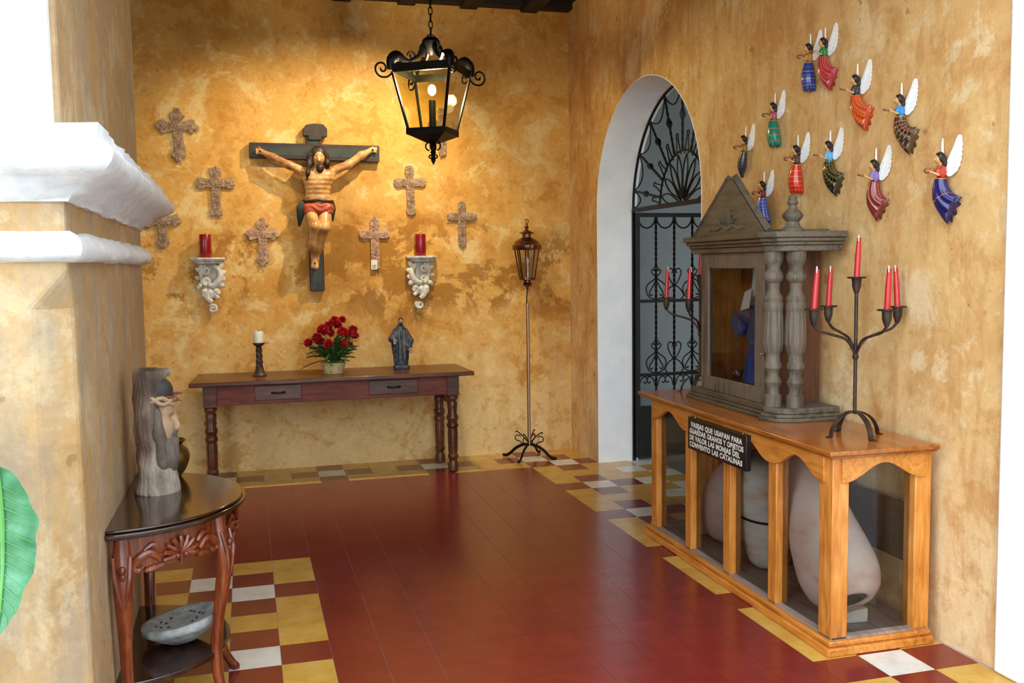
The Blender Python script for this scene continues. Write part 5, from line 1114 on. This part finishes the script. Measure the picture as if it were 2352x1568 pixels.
# head pixel, hem pixel, sweep, skirt cloth, blouse, instrument, label
B0 = lambda n, a, b: blouse('blouse_'+n, a, b)
ANG = [
 ((1849, 110), (1856, 209), 0, plaid('cloth_blue', (30, 60, 150), (190, 176, 60), 4.0, .10, None, 0, 0, (150, 110, 130), 8.0, .12), B0('ochre', (186, 120, 48), (206, 146, 70)), UG, 'ceramic angel with bright blue banded skirt and ochre blouse'),
 ((1883, 97), (1909, 190), 1, plaid('cloth_red', (176, 18, 40), (230, 150, 150), 13, .10, (226, 150, 150), 16, .12), B0('green', (28, 100, 44), (44, 130, 60)), UF, 'ceramic angel with crimson checked skirt and green blouse'),
 ((1957, 183), (1991, 280), 1, plaid('cloth_orange', (224, 80, 20), (220, 170, 120), 9, .09, (96, 70, 50), 14, .22), B0('black', (30, 30, 32), (60, 60, 62)), UF, 'ceramic angel with orange plaid skirt and black blouse'),
 ((2058, 229), (2094, 333), 1, plaid('cloth_tartan', (52, 38, 42), (200, 190, 70), 6, .12, (150, 80, 60), 14, .25), B0('sky', (36, 110, 172), (64, 146, 204)), UF, 'ceramic angel with dark tartan skirt and sky blue blouse'),
 ((1768, 245), (1778, 337), 0, plaid('cloth_teal', (14, 128, 104), (206, 130, 60), 4, .10, (30, 70, 80), 14, .12), B0('rose', (150, 60, 80), (176, 96, 110)), UG, 'ceramic angel with teal green skirt and rose blouse'),
 ((1699, 320), (1699, 407), .2, plaid('cloth_slate', (44, 42, 54), (130, 126, 140), 8, .08, (84, 80, 90), 10, .08), B0('mustard', (136, 96, 20), (164, 122, 36)), UG, 'ceramic angel with slate skirt tapering to a point and mustard blouse'),
 ((1821, 344), (1827, 444), 0, plaid('cloth_scarlet', (214, 40, 24), (236, 170, 90), 6, .10, (150, 110, 90), 10, .05), B0('brown', (60, 40, 30), (96, 66, 44)), UG, 'ceramic angel with scarlet banded skirt and brown blouse'),
 ((1895, 335), (1923, 432), 1, plaid('cloth_black', (20, 24, 22), (150, 150, 60), 7, .09, (150, 120, 50), 12, .16), B0('light_blue', (80, 150, 190), (112, 180, 212)), UF, 'ceramic angel with black striped skirt and pale blue blouse'),
 ((2000, 379), (2022, 491), .8, plaid('cloth_maroon', (124, 28, 42), (190, 120, 110), 16, .08, (210, 160, 110), 12, .14), B0('lilac', (116, 90, 160), (146, 120, 186)), UF, 'ceramic angel with maroon skirt and lilac blouse'),
 ((2153, 364), (2187, 492), .9, plaid('cloth_navy', (26, 26, 96), (210, 120, 50), 1.9, .04, None), B0('vermilion', (176, 36, 26), (200, 60, 40)), UG, 'ceramic angel with plain navy skirt and vermilion blouse'),
 ((1743, 425), (1754, 512), .2, plaid('cloth_cobalt', (48, 76, 170), (180, 190, 226), 8, .08, (180, 190, 226), 12, .10), B0('wine', (110, 24, 24), (140, 40, 36)), UG, 'ceramic angel with cobalt checked skirt beside the shrine pediment'),
 ((1654, 470), (1662, 560), 0, plaid('cloth_plum', (70, 30, 60), (120, 90, 110), 4, .08, None), 'blouse_lilac', UG, 'ceramic angel nearly hidden behind the shrine pediment')]
for i, (hp, ep, sw, cloth, bls, insm, lab) in enumerate(ANG):
    h = FR_R.pix(*hp, -.05); e = FR_R.pix(*ep, -.03); s = math.hypot(e[0]-h[0], e[2]-h[2])*.98
    if i in (1, 2, 3, 7): s = min(s, .25)
    t = in_frame(FR_R, 'ceramic_angel', lab, 'angel', h[0], 0.0, h[2], 'flying ceramic angels on the right wall'); S3 = (s, s, s)
    TW = math.radians(32); ofs = (-math.sin(TW)*.2*s, -.2*s+math.cos(TW)*.2*s, 0); RT = (0, 0, TW)
    inst('figure', US, t, ofs, RT, S3); inst('hair', UH, t, ofs, RT, S3)
    bm_ = UB.copy(); bm_.materials[0] = MAT[bls]; inst('blouse', bm_, t, ofs, RT, S3)
    sk = skirt((e[0]-h[0])*.95, (e[2]-h[2])*(.94 if sw > .3 else 1.02), s, sw, cloth, tail=(i == 5)); inst('skirt', sk, t, sc=S3)
    t.location = tuple(FR_R.world(h[0], .0025-max(-.042, max(q.co.y for q in sk.vertices))*s, h[2]))          # skirt or wing back pressed to the wall
    inst('wing', UW, t, (s*.08, -s*.09, s*-.05), (0, 0, .12), (s*1.0, s, s*.86))
    inst('wing', UW, t, (-s*.02, -s*.10, s*-.03), (0, 0, math.radians(-28)), (-s*.42, s, s*.80))
    cI, sI = math.cos(TW), math.sin(TW); qx, qy = -.15, -.16; inst('instrument', insm, t, (s*(qx*cI-qy*sI), s*(-.2+qx*sI+qy*cI), -s*.21), (0, 0, math.radians(20)+TW), S3)

# ================================================================== wrought-iron gate and fanlight in the doorway
hinge = FR_R.world(DU0+.05, .30); gy = hinge[1]
zG = lambda py: at_y(1540, py, gy)[2]
gt = thing('iron_gate', 'black wrought iron gate leaf standing open in the doorway', 'gate', hinge, FR_R.a+PI/2)
GW = .82; zt_, zm, zl, zp_ = min(zG(483), DSPR-.026), zG(690), zG(858), zG(932)
def bar(a, b, r, name, par=gt): return M().tube([a, b], r, 4, False).obj(name, 'iron', par, smooth=0)
m = M().box(0, .032, -.012, .012, .03, zt_); m.obj('stile', 'iron', gt); M().box(GW-.032, GW, -.012, .012, .03, zt_).obj('stile', 'iron', gt)
for z, h_ in ((zt_-.016, .032), (zm, .024), (zl, .024), (zp_, .024), (.05, .04)): M().box(0.01, GW-.01, -.010, .010, z-h_/2, z+h_/2).obj('rail', 'iron', gt)
M().box(.03, GW-.03, -.004, .004, .05, zp_).obj('kick_plate', 'iron', gt)
for py in (530, 776, 1003): M().tube([(.012, -.004, zG(py)-.03), (.012, -.004, zG(py)+.03)], .010, 8).obj('hinge_barrel', 'iron', gt); M().box(.002, .022, -.004, .030, zG(py)-.014, zG(py)+.014).obj('hinge_leaf', 'iron', gt)
nb = 4; pitch = (GW-.032)/(nb+1); xs = [.016+pitch*(i+1) for i in range(nb)]
def twisted(x, z0, z1, r=.008):
    n = max(int((z1-z0)/.012), 4); v = []; f = []
    for j in range(n+1):
        t = j/n; a0 = t*(z1-z0)*38
        for k in range(4): a = a0+k*PI/2+PI/4; v.append((x+r*1.3*math.cos(a), r*1.3*math.sin(a), z0+(z1-z0)*t))
    for j in range(n):
        for k in range(4): f.append((j*4+k, j*4+(k+1) % 4, (j+1)*4+(k+1) % 4, (j+1)*4+k))
    return M().add(v, f)
for x in xs: twisted(x, zp_, zt_-.02).obj('twisted_bar', 'iron', gt, smooth=0)
for i in range(nb+1):
    xc = .016+pitch*(i+.5); m = M(); m.tube([(xc+.46*pitch*math.cos(t), 0, zt_-.03-.55*pitch*math.sin(t)) for t in np.linspace(0, PI, 14)], .006, 6); m.obj('top_loop', 'iron', gt)
def lyre(x, zb):
    m = M()
    for s in (-1, 1):
        m.tube([(x+s*a, -.002, zb+b) for a, b in smoothpath([(.004, .0), (.06, .02), (.085, .075), (.07, .12), (.02, .155), (.002, .175)], 4)], .0048, 6)
        m.tube([(x+s*a, -.002, zb+b) for a, b in smoothpath([(.003, .15), (.03, .10), (.058, .055), (.048, .03), (.03, .042)], 4)], .0048, 6)
        m.tube([(x+s*a, -.002, zb+b) for a, b in smoothpath([(.003, .185), (.03, .20), (.04, .225), (.025, .235), (.018, .222)], 4)], .0045, 6)
        m.tube([(x, -.002, zb+.27), (x+s*.026, -.002, zb+.24), (x, -.002, zb+.21)], .0042, 5)
    m.lathe([(.008, zb+.16), (.014, zb+.175), (.008, zb+.19)], (x, 0, 0), 8); return m
def heart(x, zb):
    m = M()
    for s in (-1, 1): m.tube([(x+s*a, -.002, zb+b) for a, b in smoothpath([(.003, .10), (.03, .14), (.055, .19), (.055, .225), (.035, .242), (.015, .23), (.014, .212), (.024, .208)], 4)], .0048, 6); m.tube([(x+s*a, -.002, zb+b) for a, b in smoothpath([(.003, .11), (.05, .08), (.08, .03), (.06, .0)], 4)], .0048, 6)
    return m
for z in (zm+.012, zl+.012):
    for i, x in enumerate(xs): (lyre if i % 2 == 0 else heart)(x, z).obj('scrollwork', 'iron', gt)
for i in range(nb+1):
    xc = .016+pitch*(i+.5); m = M()
    for s in (-1, 1): m.tube([(xc+s*a, -.002, zl-.012+b) for a, b in smoothpath([(.07, -.08), (.05, -.02), (.015, -.004), (.0, -.03), (.015, -.055), (.03, -.045)], 4)], .0048, 6)
    m.obj('scrollwork', 'iron', gt)
# fixed frame and fanlight
fl_ = thing('fanlight_grille', 'black wrought iron sunburst fanlight filling the arch of the doorway', 'grille', FR_R.world(DC, .30), FR_R.a)
Rf = DR-.012
M().tube([(Rf*math.cos(t), 0, DSPR+Rf*math.sin(t)) for t in np.linspace(0, PI, 40)], .011, 6).obj('arch_bar', 'iron', fl_)
M().box(-Rf, Rf, -.012, .012, DSPR-.02, DSPR+.012).obj('transom', 'iron', fl_)
for s in (-1, 1): M().box(s*Rf-.012, s*Rf+.012, -.012, .012, 0, DSPR).obj('jamb_bar', 'iron', fl_)
def pol(r, a): return (r*math.cos(a), 0, DSPR+r*math.sin(a))
NR = 9; r1 = .36
for i in range(NR):
    a = PI*(i+.5)/NR; m = M(); pts = [pol(r1+(Rf-r1)*t, a) for t in np.linspace(0, 1, 20)]
    m.tube(pts, [.008+.003*(k % 2) for k in range(20)], 5); rm = r1+(Rf-r1)*.52
    m.ball(pol(rm, a), (.022, .014, .022), 8, 6); m.ball(pol(rm+.03, a), (.014, .012, .014), 6, 4); m.ball(pol(rm-.03, a), (.014, .012, .014), 6, 4)
    m.tube([pol(rm-.055, a), pol(rm, a+.0), pol(rm+.055, a)], [.004, .026, .004], 6); m.obj('ray', 'iron', fl_)
    a0, a1 = PI*(i-.5)/NR, PI*(i+.5)/NR
for i in range(NR+1):
    a0, a1 = max(PI*(i-.5)/NR, 0.01), min(PI*(i+.5)/NR, PI-.01); am = (a0+a1)/2; m = M()
    m.tube([pol(Rf-(.13*math.sin(PI*t)**.7), a0+(a1-a0)*t) for t in np.linspace(0, 1, 14)], .0055, 6); m.obj('arch_loop', 'iron', fl_)
    b = PI*i/NR; m = M(); b = min(max(b, .12), PI-.12)
    m.tube([pol(r1-.02, b-.09), pol(r1+.08, b-.03)]+[pol(r1+.115+.018*math.cos(t), b+.035*math.sin(t)) for t in np.linspace(-2.4, 2.4, 9)]+[pol(r1+.08, b+.03), pol(r1-.02, b+.09)], .0055, 6); m.obj('teardrop', 'iron', fl_)
M().tube([pol(r1, t) for t in np.linspace(0, PI, 30)], .008, 6).obj('inner_arch', 'iron', fl_)
for i in range(8):
    a = PI*(i+.5)/8; m = M(); m.tube([pol(.03, a)]+[pol(.03+(r1-.05)*t, a+.16*math.sin(PI*t)*s) for s, rng in ((1, np.linspace(.1, 1, 8)), (-1, np.linspace(1, .1, 8))) for t in rng]+[pol(.03, a)], .006, 6); m.obj('petal', 'iron', fl_)
